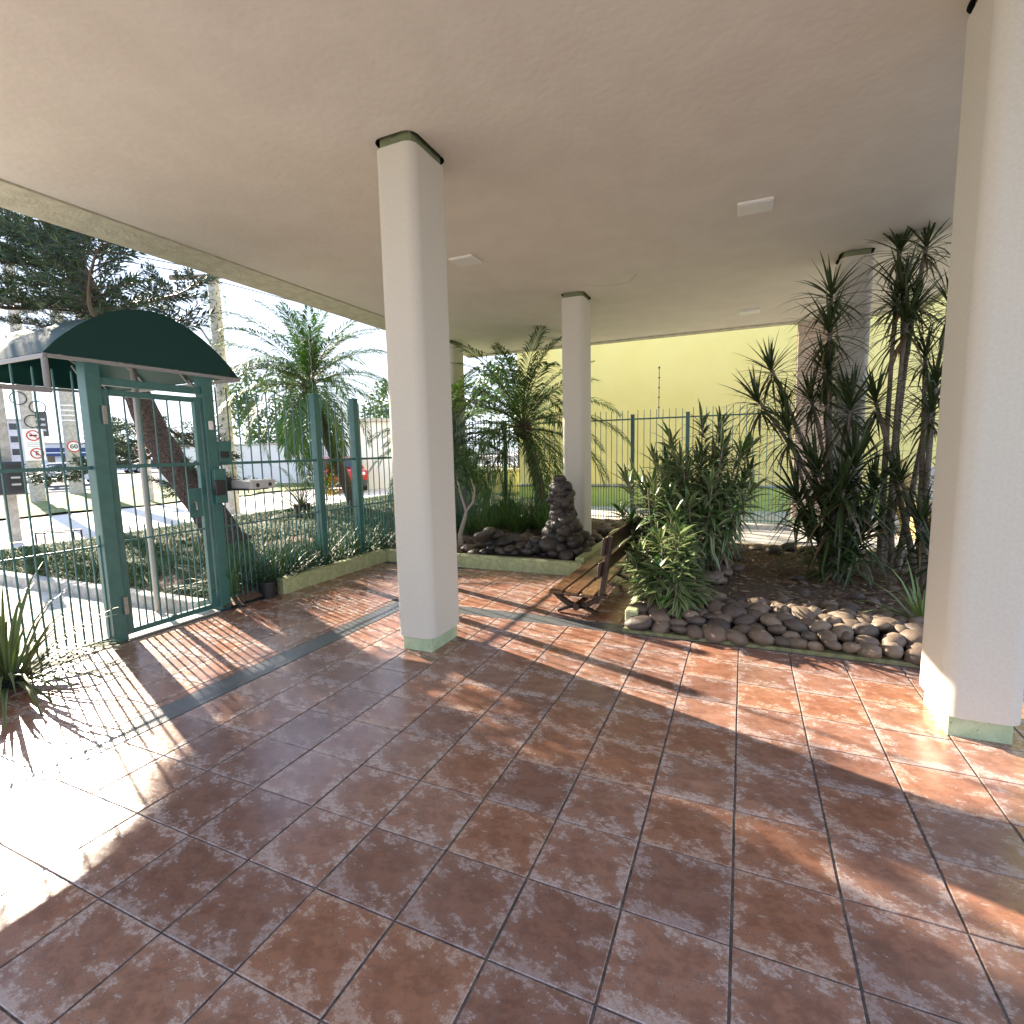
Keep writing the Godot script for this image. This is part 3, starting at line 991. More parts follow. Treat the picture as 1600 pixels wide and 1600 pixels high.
	var plate := part("lock_plate", spanmesh(Vector3(0.01, 0.88, -0.745), Vector3(0.022, 1.14, -0.62), 0.002), M.green_paint, t)
	part("handle", tubemesh(PackedVector3Array([Vector3(0.022, 1.02, -0.66), Vector3(0.06, 1.02, -0.66), Vector3(0.065, 0.95, -0.66)]), [0.008], 6), M.steel, plate)
	# slender post behind the gate that carries the canopy
	solo("canopy_post", tubemesh(PackedVector3Array([Vector3(0, 0, 0), Vector3(0, 2.5, 0)]), [0.028], 10), M.steel, "slender grey steel post seen through the gate under the canopy", "post", Vector3(-5.4, -0.01, -1.0))
	# grey box with two round eyes on the fence
	t = thing("grey_device_box", "grey metal box with two round black openings on the fence", "device box", Vector3(-4.65, 1.25, -1.6))
	part("case", boxmesh(Vector3(0.34, 0.085, 0.3), 0.006), M.grey_box, t)
	part("base_plate", boxmesh(Vector3(0.3, 0.02, 0.27), 0.004, Vector3(-0.02, -0.044, 0.03)), M.black_plastic, t)
	for z in [-0.08, 0.07]:
		part("opening", tubemesh(PackedVector3Array([Vector3(0.165, -0.004, z), Vector3(0.173, -0.004, z)]), [0.021], 14), M.black_plastic, t)
	for z in [-0.06, 0.06]:
		part("bracket", tubemesh(PackedVector3Array([Vector3(-0.13, -0.05, z), Vector3(-0.13, -0.1, z)]), [0.006], 6), M.steel, t)

# thin pole with insulators for the electric wires above a fence
func shock_pole(t: Node, p: Vector3, h: float) -> void:
	var o := part("wire_pole", tubemesh(PackedVector3Array([p, p + Vector3.UP * h]), [0.008], 6), M.black_plastic, t)
	for k in 5:
		part("insulator", tubemesh(PackedVector3Array([p + Vector3(0, h * (0.2 + k * 0.19), 0), p + Vector3(0, h * (0.2 + k * 0.19) + 0.022, 0)]), [0.02], 8), M.black_plastic, o)


# ---------------------------------------------------------------- canopy over the gate
func canopy() -> void:
	var t := thing("gate_canopy", "dark green vaulted vinyl canopy over the entrance gate", "canopy", Vector3(0, 0, 0))
	var z0 := 0.005
	var z1 := -1.635
	var xs := [-4.765, -5.49, -6.22, -6.95]
	var arch := func(f: float) -> Vector2:
		return Vector2(lerpf(z0, z1, f), 2.335 + 0.475 * pow(sin(PI * f), 0.85))
	for s in 3:                                      # three vault panels, sagging a little between the ribs
		var rows := []
		for i in 7:
			var row := PackedVector3Array()
			for k in 19:
				var q: Vector2 = arch.call(k / 18.0)
				var fi := i / 6.0
				row.append(Vector3(lerpf(xs[s], xs[s + 1], fi), q.y - 0.035 * sin(PI * fi) * sin(PI * k / 18.0), q.x))
			rows.append(row)
		var b := MB.new()
		b.grid(rows, false)
		fix_up(b)
		part("vault_panel", b.mesh(), M.canopy_vinyl, t)
	for e in [0, 3]:                                 # end panels
		var b := MB.new()
		var out := Vector3(1 if e == 0 else -1, 0, 0)
		for k in 18:
			var a: Vector2 = arch.call(k / 18.0)
			var c: Vector2 = arch.call((k + 1) / 18.0)
			var x: float = xs[e] + out.x * 0.004
			b.quad(Vector3(x, 2.335, a.x), Vector3(x, 2.335, c.x), Vector3(x, c.y, c.x), Vector3(x, a.y, a.x), out)
		part("end_panel", b.mesh(), M.canopy_vinyl, t)
	for x in xs:
		var pts := PackedVector3Array()
		for k in 17:
			var q: Vector2 = arch.call(k / 16.0)
			pts.append(Vector3(x - 0.02 * signf(x + 5.8), q.y - 0.02, q.x))
		part("rib", tubemesh(pts, [0.011], 6), M.frame_paint, t)
	for z in [z0, z1]:
		part("rim", spanmesh(Vector3(-6.97, 2.297, z - 0.012), Vector3(-4.745, 2.328, z + 0.012), 0.003), M.frame_paint, t)
	for x in [-4.755, -6.96]:
		part("rim", spanmesh(Vector3(x - 0.012, 2.3, z1 + 0.015), Vector3(x + 0.012, 2.328, z0 - 0.015), 0.003), M.frame_paint, t)
	part("drop_tube", tubemesh(PackedVector3Array([Vector3(-4.755, 2.295, 0.005), Vector3(-4.755, 2.06, 0.005)]), [0.022], 8), M.frame_paint, t)
	part("side_tube", tubemesh(PackedVector3Array([Vector3(-4.755, 2.06, -0.015), Vector3(-4.755, 2.06, 1.5)]), [0.02], 8), M.frame_paint, t)
	for z in [-0.306, -1.286]:
		part("bracket", tubemesh(PackedVector3Array([Vector3(-4.83, 2.1, z), Vector3(-5.03, 2.3, z)]), [0.01], 6), M.frame_paint, t)


# ---------------------------------------------------------------- leaning conifer
func conifer_branch(s: int, length: float) -> ArrayMesh:
	rng.seed = 500 + s
	var b := MB.new()
	b.col = Color(0.07, 0.05, 0.035)
	var spine := PackedVector3Array()
	var radii := []
	for i in 9:
		var f := i / 8.0
		spine.append(Vector3(length * f, 0.22 * length * (f * f * 0.9 - f * 0.75) + 0.03 * sin(f * 9 + s), 0.12 * length * sin(f * 2.4 + s)))
		radii.append(lerpf(0.035, 0.006, f))
	b.tube(spine, radii, 5)
	for tw in 34:
		var f := 0.14 + 0.86 * tw / 33.0
		var k := f * 8.0
		var p := spine[int(minf(k, 7.0))].lerp(spine[int(minf(k, 7.0)) + 1], k - floorf(minf(k, 7.0)))
		var sgn := 1.0 if tw % 2 == 0 else -1.0
		var d := Vector3(rr(0.35, 0.9), rr(-0.2, 0.5), sgn * rr(0.5, 1.0)).normalized()
		var l := length * lerpf(0.34, 0.13, f) * rr(0.8, 1.25)
		var q := p + d * l + Vector3.UP * l * 0.18
		b.col = Color(0.07, 0.05, 0.035)
		b.tube(PackedVector3Array([p, (p + q) * 0.5 + Vector3.DOWN * 0.01, q]), [0.009, 0.006, 0.003], 3, false)
		var needles := int(64 * l / 0.4)
		for i in needles:
			var g := 0.1 + 0.95 * float(i) / needles
			var o := p.lerp(q, g)
			var a := rr(0, TAU)
			var side := d.cross(Vector3.UP).normalized()
			var upv := side.cross(d)
			var nd := (d * 0.75 + side * cos(a) + upv * (sin(a) * 0.8 + 0.25)).normalized()
			var ln := rr(0.07, 0.13)
			var w := nd.cross(Vector3(rr(-1, 1), rr(-1, 1), rr(-1, 1))).normalized() * rr(0.005, 0.009)
			var c := Color(0.016, 0.04, 0.018).lerp(Color(0.045, 0.085, 0.026), rng.randf())
			b.kite(o, o + nd * ln * 0.5, o + nd * ln, w, c)
	return b.mesh()

func conifer() -> void:
	var t := thing("conifer_tree", "dark leaning conifer with thick trunk beyond the gate canopy", "tree", Vector3(-7.37, 0.2, -3.32))
	var way := [Vector3(0.05, -0.15, 0), Vector3(0, 0.05, 0), Vector3(-0.53, 0.84, 0.13), Vector3(-0.96, 1.5, 0.24), Vector3(-1.35, 2.3, 0.31), Vector3(-1.98, 3.71, 0.41), Vector3(-2.66, 5.07, 0.53), Vector3(-3.1, 6.1, 0.6), Vector3(-3.5, 7.4, 0.65), Vector3(-3.8, 9.0, 0.7), Vector3(-3.95, 10.6, 0.7)]
	var pts := PackedVector3Array()
	var radii := []
	for i in way.size() - 1:
		for k in 4:
			var f := k / 4.0
			var p: Vector3 = way[maxi(i - 1, 0)]
			pts.append(way[i].cubic_interpolate(way[i + 1], p, way[mini(i + 2, way.size() - 1)], f) + Vector3(rr(-0.015, 0.015), 0, rr(-0.015, 0.015)))
			radii.append(lerpf(0.27, 0.06, (i + f) / 10.0) * rr(0.95, 1.06) * (1.25 if i == 0 else 1.0))
	part("trunk", tubemesh(pts, radii, 12), M.bark, t)
	var shapes := []
	for s in 5:
		shapes.append(conifer_branch(s, 2.0))
	rng.seed = 77
	var place := func(p: Vector3, turn: float, tilt: float, sc: float, k: int) -> void:
		part("branch", shapes[k % 5], M.needles, t, Transform3D((Basis(Vector3.UP, turn) * Basis(Vector3.BACK, tilt)).scaled(Vector3.ONE * sc), p))
	for i in 92:
		var f := 0.46 + 0.54 * i / 91.0
		var k := int(f * (pts.size() - 1))
		var a := i * 2.39996 + rr(-0.3, 0.3)
		var sc := lerpf(1.35, 0.45, pow((f - 0.46) / 0.54, 1.3)) * rr(0.8, 1.15)
		if sin(a) > 0.45 and pts[k].y < 6.0:
			continue
		elif sin(a) > 0.1 and pts[k].y < 6.2:
			sc *= 0.5
		elif cos(a) < 0.35 and sin(a) < 0.1 and pts[k].y < 5.2:
			sc *= 0.52
		place.call(pts[k], a, rr(-0.35, 0.2), sc, i)
	# a few low boughs that show below the canopy, through the gate
	for q in [[0.24, 2.4, -0.3, 0.75], [0.3, 0.6, -0.4, 0.7], [0.33, 3.6, -0.3, 0.9], [0.36, 1.7, -0.4, 0.8], [0.4, 2.9, -0.45, 0.95]]:
		place.call(pts[int(q[0] * (pts.size() - 1))], q[1], q[2], q[3], int(q[0] * 100))


# ---------------------------------------------------------------- palms
func frond(s: int, elev: float, droop: float, length: float, leaf_len: float, pairs: int, tint: Color, tint2: Color) -> ArrayMesh:
	rng.seed = 900 + s
	var b := MB.new()
	var p := Vector3.ZERO
	var pts := PackedVector3Array()
	var dirs := []
	var radii := []
	var sweep := rr(-0.25, 0.25)
	var n := 16
	for i in n + 1:
		var f := float(i) / n
		var a := elev - droop * pow(f, 1.35)
		var d := Vector3(cos(a) * cos(sweep * f), sin(a), cos(a) * sin(sweep * f))
		pts.append(p)
		dirs.append(d)
		radii.append(lerpf(0.014, 0.0025, f))
		p += d * length / n
	b.col = tint.lerp(Color(0.2, 0.2, 0.06), 0.55)
	b.tube(pts, radii, 4, false)
	for i in pairs:
		var f := 0.13 + 0.87 * float(i) / pairs
		var k := minf(f * n, n - 0.01)
		var ki := int(k)
		var o := pts[ki].lerp(pts[ki + 1], k - ki)
		var d: Vector3 = dirs[ki]
		var side := d.cross(Vector3.UP).normalized()
		var upv := side.cross(d).normalized()
		var env := sin(PI * clampf(0.12 + f * 0.86, 0, 1)) * 0.75 + 0.25
		for sg: float in [-1.0, 1.0]:
			var l := leaf_len * env * rr(0.85, 1.12)
			var open := lerpf(1.1, 0.45, f) * rr(0.85, 1.15)
			var ld := (d * cos(open) + side * sg * sin(open) + upv * rr(0.05, 0.35)).normalized()
			var mid := o + ld * l * 0.5
			var tip := o + ld * l * 0.93 + Vector3.DOWN * l * rr(0.22, 0.42)
			b.kite(o, mid, tip, ld.cross(upv + side * sg * rr(-0.4, 0.4)).normalized() * leaf_len * rr(0.02, 0.029), tint.lerp(tint2, rng.randf()))
	return b.mesh()

func palm(called: String, label: String, trunk: Array, r: float, count: int, length: float, leaf_len: float, group := "", pairs := 52, tint := Color(0.045, 0.1, 0.022), tint2 := Color(0.085, 0.16, 0.035), low := -0.75, trunk_extra := true) -> Node3D:
	var base: Vector3 = trunk[0]
	var t := thing(called, label, "palm", base, 0.0, group)
	var pts := PackedVector3Array()
	var radii := []
	for i in trunk.size() - 1:
		for k in 6:
			var f := k / 6.0
			pts.append(trunk[i].cubic_interpolate(trunk[i + 1], trunk[maxi(i - 1, 0)], trunk[mini(i + 2, trunk.size() - 1)], f) - base)
			radii.append(r * (1.0 + 0.1 * (k % 2)) * (1.25 if i == 0 and k < 2 else 1.0))
	pts.append(trunk[-1] - base)
	radii.append(r * 1.35)
	part("trunk", tubemesh(pts, radii, 10), M.palm_bark, t)
	var top: Vector3 = trunk[-1] - base
	var key := "frond_%s_%d" % [called, roundi(length * 100)]
	if not G.has(key):
		var l := []
		for s in 8:
			var e := lerpf(1.45, low, s / 7.0)
			l.append(frond(s + int(length * 50), e, lerpf(1.05, 1.45, s / 7.0), length * rr(0.9, 1.1), leaf_len, pairs, tint, tint2))
		G[key] = l
	rng.seed = int(absf(base.x * 1000.0) + absf(base.z * 77.0))
	for i in count:
		var f := float(i) / (count - 1)
		var k := clampi(int(round(f * 7.0 + rr(-0.45, 0.45))), 0, 7)
		part("frond", G[key][k], M.palm_leaf, t, Transform3D(Basis(Vector3.UP, i * 2.39996 + rr(-0.2, 0.2)).scaled(Vector3.ONE * rr(0.85, 1.1)), top + Vector3(rr(-0.02, 0.02), rr(-0.1, 0.03) - f * 0.12, rr(-0.02, 0.02))))
	if trunk_extra:                                  # old leaf bases below the crown
		for i in 26:
			var a := i * 2.39996
			var h := -0.1 - i * 0.012
			var d := Vector3(cos(a), 0.9, sin(a)).normalized()
			part("leaf_base", G.leaf_base, M.palm_bark, t, Transform3D(Basis(Quaternion(Vector3.UP, d)), top + Vector3(cos(a) * r, h, sin(a) * r)))
	return t

func palms() -> void:
	G.leaf_base = tubemesh(PackedVector3Array([Vector3.ZERO, Vector3(0, 0.07, 0), Vector3(0, 0.13, 0)]), [0.022, 0.016, 0.006], 4)
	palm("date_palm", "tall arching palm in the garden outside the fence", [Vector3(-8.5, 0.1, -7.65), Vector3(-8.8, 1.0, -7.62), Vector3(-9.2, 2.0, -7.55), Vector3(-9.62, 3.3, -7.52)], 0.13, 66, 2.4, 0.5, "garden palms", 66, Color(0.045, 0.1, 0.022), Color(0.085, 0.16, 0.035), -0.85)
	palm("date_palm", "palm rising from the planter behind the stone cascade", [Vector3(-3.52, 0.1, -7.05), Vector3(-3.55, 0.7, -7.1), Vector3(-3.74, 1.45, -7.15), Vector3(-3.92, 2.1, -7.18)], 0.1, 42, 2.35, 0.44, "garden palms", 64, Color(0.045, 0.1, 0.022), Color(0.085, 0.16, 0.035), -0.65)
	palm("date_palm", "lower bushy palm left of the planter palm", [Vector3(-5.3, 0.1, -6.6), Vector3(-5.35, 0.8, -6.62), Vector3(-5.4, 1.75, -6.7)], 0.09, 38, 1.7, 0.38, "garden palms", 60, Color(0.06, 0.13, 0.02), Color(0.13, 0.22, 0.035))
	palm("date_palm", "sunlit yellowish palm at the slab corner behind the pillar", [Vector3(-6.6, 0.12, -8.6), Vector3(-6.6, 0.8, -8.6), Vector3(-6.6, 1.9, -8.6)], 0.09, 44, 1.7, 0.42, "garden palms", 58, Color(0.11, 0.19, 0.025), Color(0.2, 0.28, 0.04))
	# cycad: short dark trunk, long flat fronds near the ground
	palm("cycad", "low cycad with dark stump on the sunny lawn", [Vector3(-8.6, 0.15, -6.05), Vector3(-8.6, 0.3, -6.05), Vector3(-8.6, 0.5, -6.05)], 0.16, 20, 1.3, 0.16, "", 60, Color(0.05, 0.09, 0.02), Color(0.12, 0.15, 0.03), -0.1, false)
	# croton with yellow and red leaves beside it
	var b := MB.new()
	rng.seed = 31
	for i in 110:
		var a := rr(0, TAU)
		var h := rr(0.25, 0.95)
		var p := Vector3(cos(a) * rr(0.02, 0.2), h, sin(a) * rr(0.02, 0.2))
		b.blade(p, Vector3(cos(a), rr(0.2, 1.2), sin(a)), rr(0.22, 0.36), 0.06, 0.7, 3, [Color(0.45, 0.3, 0.02), Color(0.5, 0.12, 0.02), Color(0.3, 0.3, 0.03)][i % 3], Color(0.5, 0.4, 0.04))
	var t := thing("croton_shrub", "yellow and orange croton shrub beside the cycad", "shrub", Vector3(-9.2, 0.25, -7.5))
	part("leaves", b.mesh(), M.strap_leaf, t)
	for k in 4:
		part("stem", tubemesh(PackedVector3Array([Vector3(0, -0.1, 0), Vector3(cos(k * 1.6) * 0.1, 0.7, sin(k * 1.6) * 0.1)]), [0.012, 0.006], 5), M.grey_stem, t)


# ---------------------------------------------------------------- plants of the right planter
func rosette(s: int, count: int, length: float, width: float, mid: Color, edge: Color) -> ArrayMesh:
	rng.seed = 1300 + s
	var b := MB.new()
	for i in count:
		var f := (i + 0.5) / count
		var e := lerpf(1.4, -0.75, pow(f, 0.9)) + rr(-0.15, 0.15)
		var a := i * 2.39996 + rr(-0.25, 0.25)
		var d := Vector3(cos(a) * cos(e), sin(e), sin(a) * cos(e))
		var k := rr(0.75, 1.2)
		var dead := f > 0.86 and rng.randf() < 0.6
		var tone := Color(0.17, 0.115, 0.06) * rr(0.6, 1.2)
		b.blade(Vector3(0, 0.03 - f * 0.2, 0) + Vector3(cos(a), 0, sin(a)) * 0.012, d, length * k * lerpf(0.75, 1.0, minf(f * 3.0, 1.0)), width, lerpf(0.3, 1.7, f) * rr(0.5, 1.4), 5, tone if dead else mid * rr(0.75, 1.25), tone if dead else edge * rr(0.8, 1.2), 0.3, 0.6)
	return b.mesh()

func right_planter_plants() -> void:
	var dr := []
	for s in 4:
		dr.append(rosette(s, 58, 0.5, 0.03, Color(0.03, 0.055, 0.016), Color(0.045, 0.06, 0.02)))
	rng.seed = 4242
	# tall bare-stemmed dracaenas: base, then [rosette place, size]
	var plants := [
		["tall spiky dracaena leaning left before the shaded pillar", Vector3(0.98, 0.1, -4.5), [[Vector3(0.84, 3.2, -4.75), 1.0], [Vector3(0.82, 2.8, -4.6), 1.05], [Vector3(0.25, 2.4, -4.5), 0.9], [Vector3(0.12, 2.05, -4.35), 1.0], [Vector3(0.43, 1.7, -4.3), 1.0], [Vector3(0.67, 2.05, -4.6), 0.95], [Vector3(0.78, 2.4, -4.55), 0.9]]],
		["tall spiky dracaena reaching the ceiling right of the shaded pillar", Vector3(1.55, 0.1, -4.9), [[Vector3(1.49, 3.12, -4.7), 1.1], [Vector3(1.52, 2.82, -4.6), 1.1], [Vector3(1.46, 3.6, -4.8), 0.9], [Vector3(1.68, 3.58, -4.75), 0.9], [Vector3(1.85, 2.9, -4.5), 0.9]]],
		["dense spiky dracaena with drooping crowns beside the right pillar", Vector3(1.72, 0.1, -4.5), [[Vector3(1.3, 2.0, -4.7), 1.0], [Vector3(1.72, 1.85, -4.4), 1.0], [Vector3(1.8, 2.15, -4.6), 0.95], [Vector3(1.72, 2.45, -4.7), 0.85], [Vector3(2.05, 1.6, -4.2), 1.0]]],
		["low dense dracaena mound at the foot of the shaded pillar", Vector3(0.9, 0.1, -4.25), [[Vector3(0.74, 1.25, -4.4), 1.22], [Vector3(1.07, 1.32, -4.3), 1.28], [Vector3(0.9, 0.85, -4.15), 1.34], [Vector3(1.25, 1.05, -4.3), 1.22], [Vector3(0.56, 0.95, -4.3), 1.22], [Vector3(1.05, 1.95, -4.6), 1.22], [Vector3(0.75, 0.55, -4.1), 1.22], [Vector3(1.15, 0.6, -4.1), 1.22], [Vector3(0.95, 1.1, -4.05), 1.22], [Vector3(0.98, 0.35, -4.0), 0.98]]],
		["dark dracaena thicket behind the strap leaves at right", Vector3(1.75, 0.1, -4.0), [[Vector3(1.6, 0.75, -4.0), 0.95], [Vector3(1.85, 1.05, -4.1), 1.0], [Vector3(1.5, 1.15, -4.4), 0.95], [Vector3(1.7, 0.45, -3.85), 0.9], [Vector3(2.0, 0.6, -3.9), 0.9]]],
	]
	for q in plants:
		var base: Vector3 = q[1]
		var t := thing("dracaena", q[0], "plant", base, 0.0, "dracaenas of the right planter")
		for r in q[2]:
			var top: Vector3 = r[0] - base
			var root := Vector3(rr(-0.1, 0.1), -0.05, rr(-0.1, 0.1))
			var bend := Vector3(rr(-0.12, 0.12), 0, rr(-0.12, 0.12))
			var mid := root.lerp(top, 0.5) + bend - Vector3(top.x, 0, top.z) * 0.22
			var pts := PackedVector3Array()
			for k in 7:
				var f := k / 6.0
				pts.append(root.lerp(mid, f).lerp(mid.lerp(top, f), f))
			part("stem", tubemesh(pts, [0.042, 0.036, 0.031, 0.026, 0.022, 0.02, 0.02], 6), M.grey_stem, t)
			var d := (pts[6] - pts[5]).normalized().lerp(Vector3.UP, 0.5).normalized()
			part("leaf_rosette", dr[rng.randi() % 4], M.dracaena_leaf, t, Transform3D(Basis(Quaternion(Vector3.UP, d)) * Basis(Vector3.UP, rr(0, TAU)).scaled(Vector3.ONE * r[1]), top))
			if top.y > 1.2 and rng.randf() < 0.35:                            # older leaves a little lower on the stem
				part("leaf_rosette", dr[rng.randi() % 4], M.dracaena_leaf, t, Transform3D(Basis(Vector3.UP, rr(0, TAU)).scaled(Vector3(0.85, 0.8, 0.85) * r[1]), pts[6].lerp(pts[5], 0.8) - Vector3(0, 0.1, 0)))
	# leafy dracaenas with cream edges: many leaves all along upright stems
	var vs := []
	for s in 4:
		rng.seed = 1500 + s
		var b := MB.new()
		for i in 58:
			var f := i / 57.0
			var a := i * 2.39996 + rr(-0.2, 0.2)
			var e := lerpf(-0.45, 1.25, pow(f, 2.2)) + rr(-0.25, 0.2)
			var cream := rng.randf() < 0.7
			var old := f < 0.2 and rng.randf() < 0.12
			var mc := Color(0.026, 0.066, 0.018) * rr(0.8, 1.4)
			var ec := (Color(0.27, 0.3, 0.14) if cream else Color(0.06, 0.13, 0.03)) * rr(0.8, 1.2)
			if old:
				mc = Color(0.2, 0.13, 0.06)
				ec = mc
			b.blade(Vector3(0.05 * sin(f * 3.0 + s), lerpf(0.3, 1.0, f), 0.05 * cos(f * 2.0 + s)), Vector3(cos(a) * cos(e), sin(e), sin(a) * cos(e)), rr(0.2, 0.32), rr(0.038, 0.054), rr(0.7, 1.6), 4, mc, ec, 0.3, 0.5)
		vs.append(b.mesh())
	var clumps := [
		["tall leafy dracaena with cream edged leaves behind the bench end", Vector3(-0.46, 0.12, -3.95), 20, 0.38, 1.2, 1.98],
		["leafy dracaena with cream edged leaves in the middle, over the bench back", Vector3(-0.8, 0.12, -3.6), 13, 0.36, 0.75, 1.5],
		["short leafy dracaena with cream edged leaves at the planter corner", Vector3(-0.58, 0.1, -2.5), 13, 0.3, 0.35, 0.8],
	]
	for q in clumps:
		rng.seed = int(absf(q[1].x) * 5000)
		var t := thing("cream_edged_dracaena", q[0], "plant", q[1], 0.0, "cream edged dracaenas")
		for i in q[2]:
			var a: float = i * 2.39996
			var rad: float = q[3] * sqrt((i + 0.5) / q[2])
			var hgt: float = lerpf(q[5], q[4], sqrt((i + 0.5) / q[2])) * rr(0.75, 1.05)
			var lean := Basis(Vector3(sin(a), 0, -cos(a)), 0.3 * rad / 0.3 + rr(-0.1, 0.1))
			var p := Vector3(cos(a) * rad * 0.7, 0, sin(a) * rad * 0.7)
			part("stem", tubemesh(PackedVector3Array([p + Vector3.DOWN * 0.05, p + lean * Vector3(0, hgt, 0)]), [0.012, 0.007], 5), M.grey_stem, t)
			part("leafy_shoot", vs[rng.randi() % 4], M.variegated_leaf, t, Transform3D(lean * Basis(Vector3.UP, rr(0, TAU)).scaled(Vector3(1.0, hgt, 1.0)) if hgt < 1.05 else lean * Basis(Vector3.UP, rr(0, TAU)), p + (Vector3.ZERO if hgt < 1.05 else lean * Vector3(0, hgt - 1.0, 0))))
			if hgt > 1.3:
				part("leafy_shoot", vs[rng.randi() % 4], M.variegated_leaf, t, Transform3D(lean * Basis(Vector3.UP, rr(0, TAU)), p + lean * Vector3(0, hgt - 1.0 - rr(0.35, 0.6), 0)))


# ---------------------------------------------------------------- smaller plants
func clump(s: int, count: int, length: float, width: float, droop: float, mid: Color, edge: Color, spread := 0.08, upright := 0.55) -> ArrayMesh:
	rng.seed = 1700 + s
	var b := MB.new()
	for i in count:
		var a := rr(0, TAU)
		var e := lerpf(1.5, upright, pow(rng.randf(), 0.8))
		b.blade(Vector3(cos(a), 0, sin(a)) * rr(0, spread), Vector3(cos(a) * cos(e), sin(e), sin(a) * cos(e)), length * rr(0.6, 1.15), width * rr(0.8, 1.2), droop * rr(0.5, 1.3), 5, mid * rr(0.7, 1.3), edge * rr(0.8, 1.2), 0.3, 0.7)
	return b.mesh()

func small_plants() -> void:
	var grass := []
	for s in 3:
		grass.append(clump(s, 46, 0.6, 0.017, 1.5, Color(0.035, 0.075, 0.03), Color(0.06, 0.11, 0.045)))
	rng.seed = 88
	for i in 17:
		var z := -1.5 - i * 0.17
		solo("lilyturf_clump", grass[i % 3], M.strap_leaf, "dark grassy clump in the row along the fence foot" if i > 0 and i < 16 else ("first grassy clump of the fence row, beside the gate post" if i == 0 else "last grassy clump of the fence row, behind the lone pillar"), "plant", Vector3(rr(-5.0, -4.88) if i < 3 else rr(-5.0, -4.79), 0.06, z + rr(-0.04, 0.04)), rr(0, TAU), "grassy clumps along the fence")
	# strap-leaf bush at the left edge, inside the fence
	var t := thing("strap_leaf_bush", "long strap leaf bush at the left edge before the fence", "plant", Vector3(-4.6, 0, 0.52))
	part("leaves", clump(10, 120, 0.85, 0.03, 1.9, Color(0.05, 0.085, 0.03), Color(0.16, 0.19, 0.07), 0.08, 0.15), M.strap_leaf, t)
	part("pot", tubemesh(PackedVector3Array([Vector3(0, 0, 0), Vector3(0, 0.1, 0), Vector3(0, 0.11, 0)]), [0.1, 0.13, 0.12], 16), M.black_plastic, t)
	t = thing("strap_leaf_plant", "light green strap leaf plant beside the right pillar foot", "plant", Vector3(1.3, 0.12, -2.62))
	part("leaves", clump(11, 30, 0.5, 0.024, 1.6, Color(0.1, 0.17, 0.04), Color(0.2, 0.28, 0.09), 0.05, 0.4), M.strap_leaf, t)
	t = thing("dark_pot", "round black pot at the end of the green kerb", "pot", Vector3(-4.72, 0, -1.76))
	part("pot", tubemesh(PackedVector3Array([Vector3(0, 0, 0), Vector3(0, 0.17, 0), Vector3(0, 0.175, 0)]), [0.07, 0.085, 0.08], 16), M.black_plastic, t)
	# bright grassy clumps round the palm
	var bright := []
	for s in 3:
		bright.append(clump(20 + s, 50, 0.62, 0.02, 1.1, Color(0.06, 0.13, 0.025), Color(0.1, 0.19, 0.035), 0.1, 0.6))
	rng.seed = 99
	for i in 26:
		solo("bright_grass_clump", bright[i % 3], M.strap_leaf, "bright green grassy clump in the bed around the planter palm", "plant", Vector3(rr(-4.6, -2.8), 0.1, rr(-7.9, -5.4)), rr(0, TAU), "grassy clumps around the planter palm")
	# young tree with pale forked trunk
	t = thing("forked_sapling", "young tree with pale forked trunk left of the cascade", "tree", Vector3(-3.82, 0.08, -4.45))
	t.scale = Vector3.ONE * 1.06
	var paths := [[Vector3(0, 0, 0), Vector3(-0.01, 0.22, 0), Vector3(0.06, 0.42, 0), Vector3(0.1, 0.55, 0)], [Vector3(0.1, 0.55, 0), Vector3(0.05, 0.75, 0.03), Vector3(0.0, 1.0, 0.05)], [Vector3(0.1, 0.55, 0), Vector3(0.2, 0.68, -0.02), Vector3(0.22, 0.85, -0.04), Vector3(0.14, 1.1, -0.03)]]
	for i in 3:
		part("trunk" if i == 0 else "limb", tubemesh(PackedVector3Array(paths[i]), [0.04, 0.034, 0.03, 0.024] if i == 0 else [0.022, 0.017, 0.013, 0.009], 8), M.pale_bark, t)
	var b := MB.new()
	rng.seed = 60
	for i in 150:
		var e: Vector3 = [Vector3(0, 1.0, 0.05), Vector3(0.14, 1.1, -0.03)][i % 2]
		var a := rr(0, TAU)
		b.blade(e + Vector3(rr(-0.2, 0.2), rr(-0.15, 0.35), rr(-0.2, 0.2)), Vector3(cos(a), rr(-0.3, 0.9), sin(a)), rr(0.12, 0.22), 0.035, 0.8, 3, Color(0.05, 0.11, 0.02), Color(0.07, 0.14, 0.03))
	part("crown", b.mesh(), M.tree_leaf, t)
	# ground cover on the garden mound: far too many leaves to count
	var tuft := MB.new()
	rng.seed = 70
	for i in 9:
		var a := rr(0, TAU)
		var e := rr(0.25, 1.2)
		tuft.blade(Vector3(rr(-0.03, 0.03), 0, rr(-0.03, 0.03)), Vector3(cos(a) * cos(e), sin(e), sin(a) * cos(e)), rr(0.06, 0.1), 0.008, 1.2, 2, Color(0.055, 0.115, 0.025), Color(0.11, 0.175, 0.055), 0.2, 0.8)
	var mm := MultiMesh.new()
	mm.transform_format = MultiMesh.TRANSFORM_3D
	mm.mesh = tuft.mesh()
	var spots: Array[Transform3D] = []
	for i in 27000:
		var z := -1.28 - 10.8 * pow(rng.randf(), 1.15)
		var x := lerpf(-4.95, -10.6, pow(rng.randf(), 0.9))
		if sin(x * 2.1 + z) * cos(z * 1.7 - x) > 0.72 and rng.randf() < 0.75:
			continue
		spots.append(Transform3D(Basis(Vector3.UP, rr(0, TAU)).scaled(Vector3.ONE * rr(0.7, 1.25)), Vector3(x, bed_height(x, z) - 0.005, z)))
	mm.instance_count = spots.size()
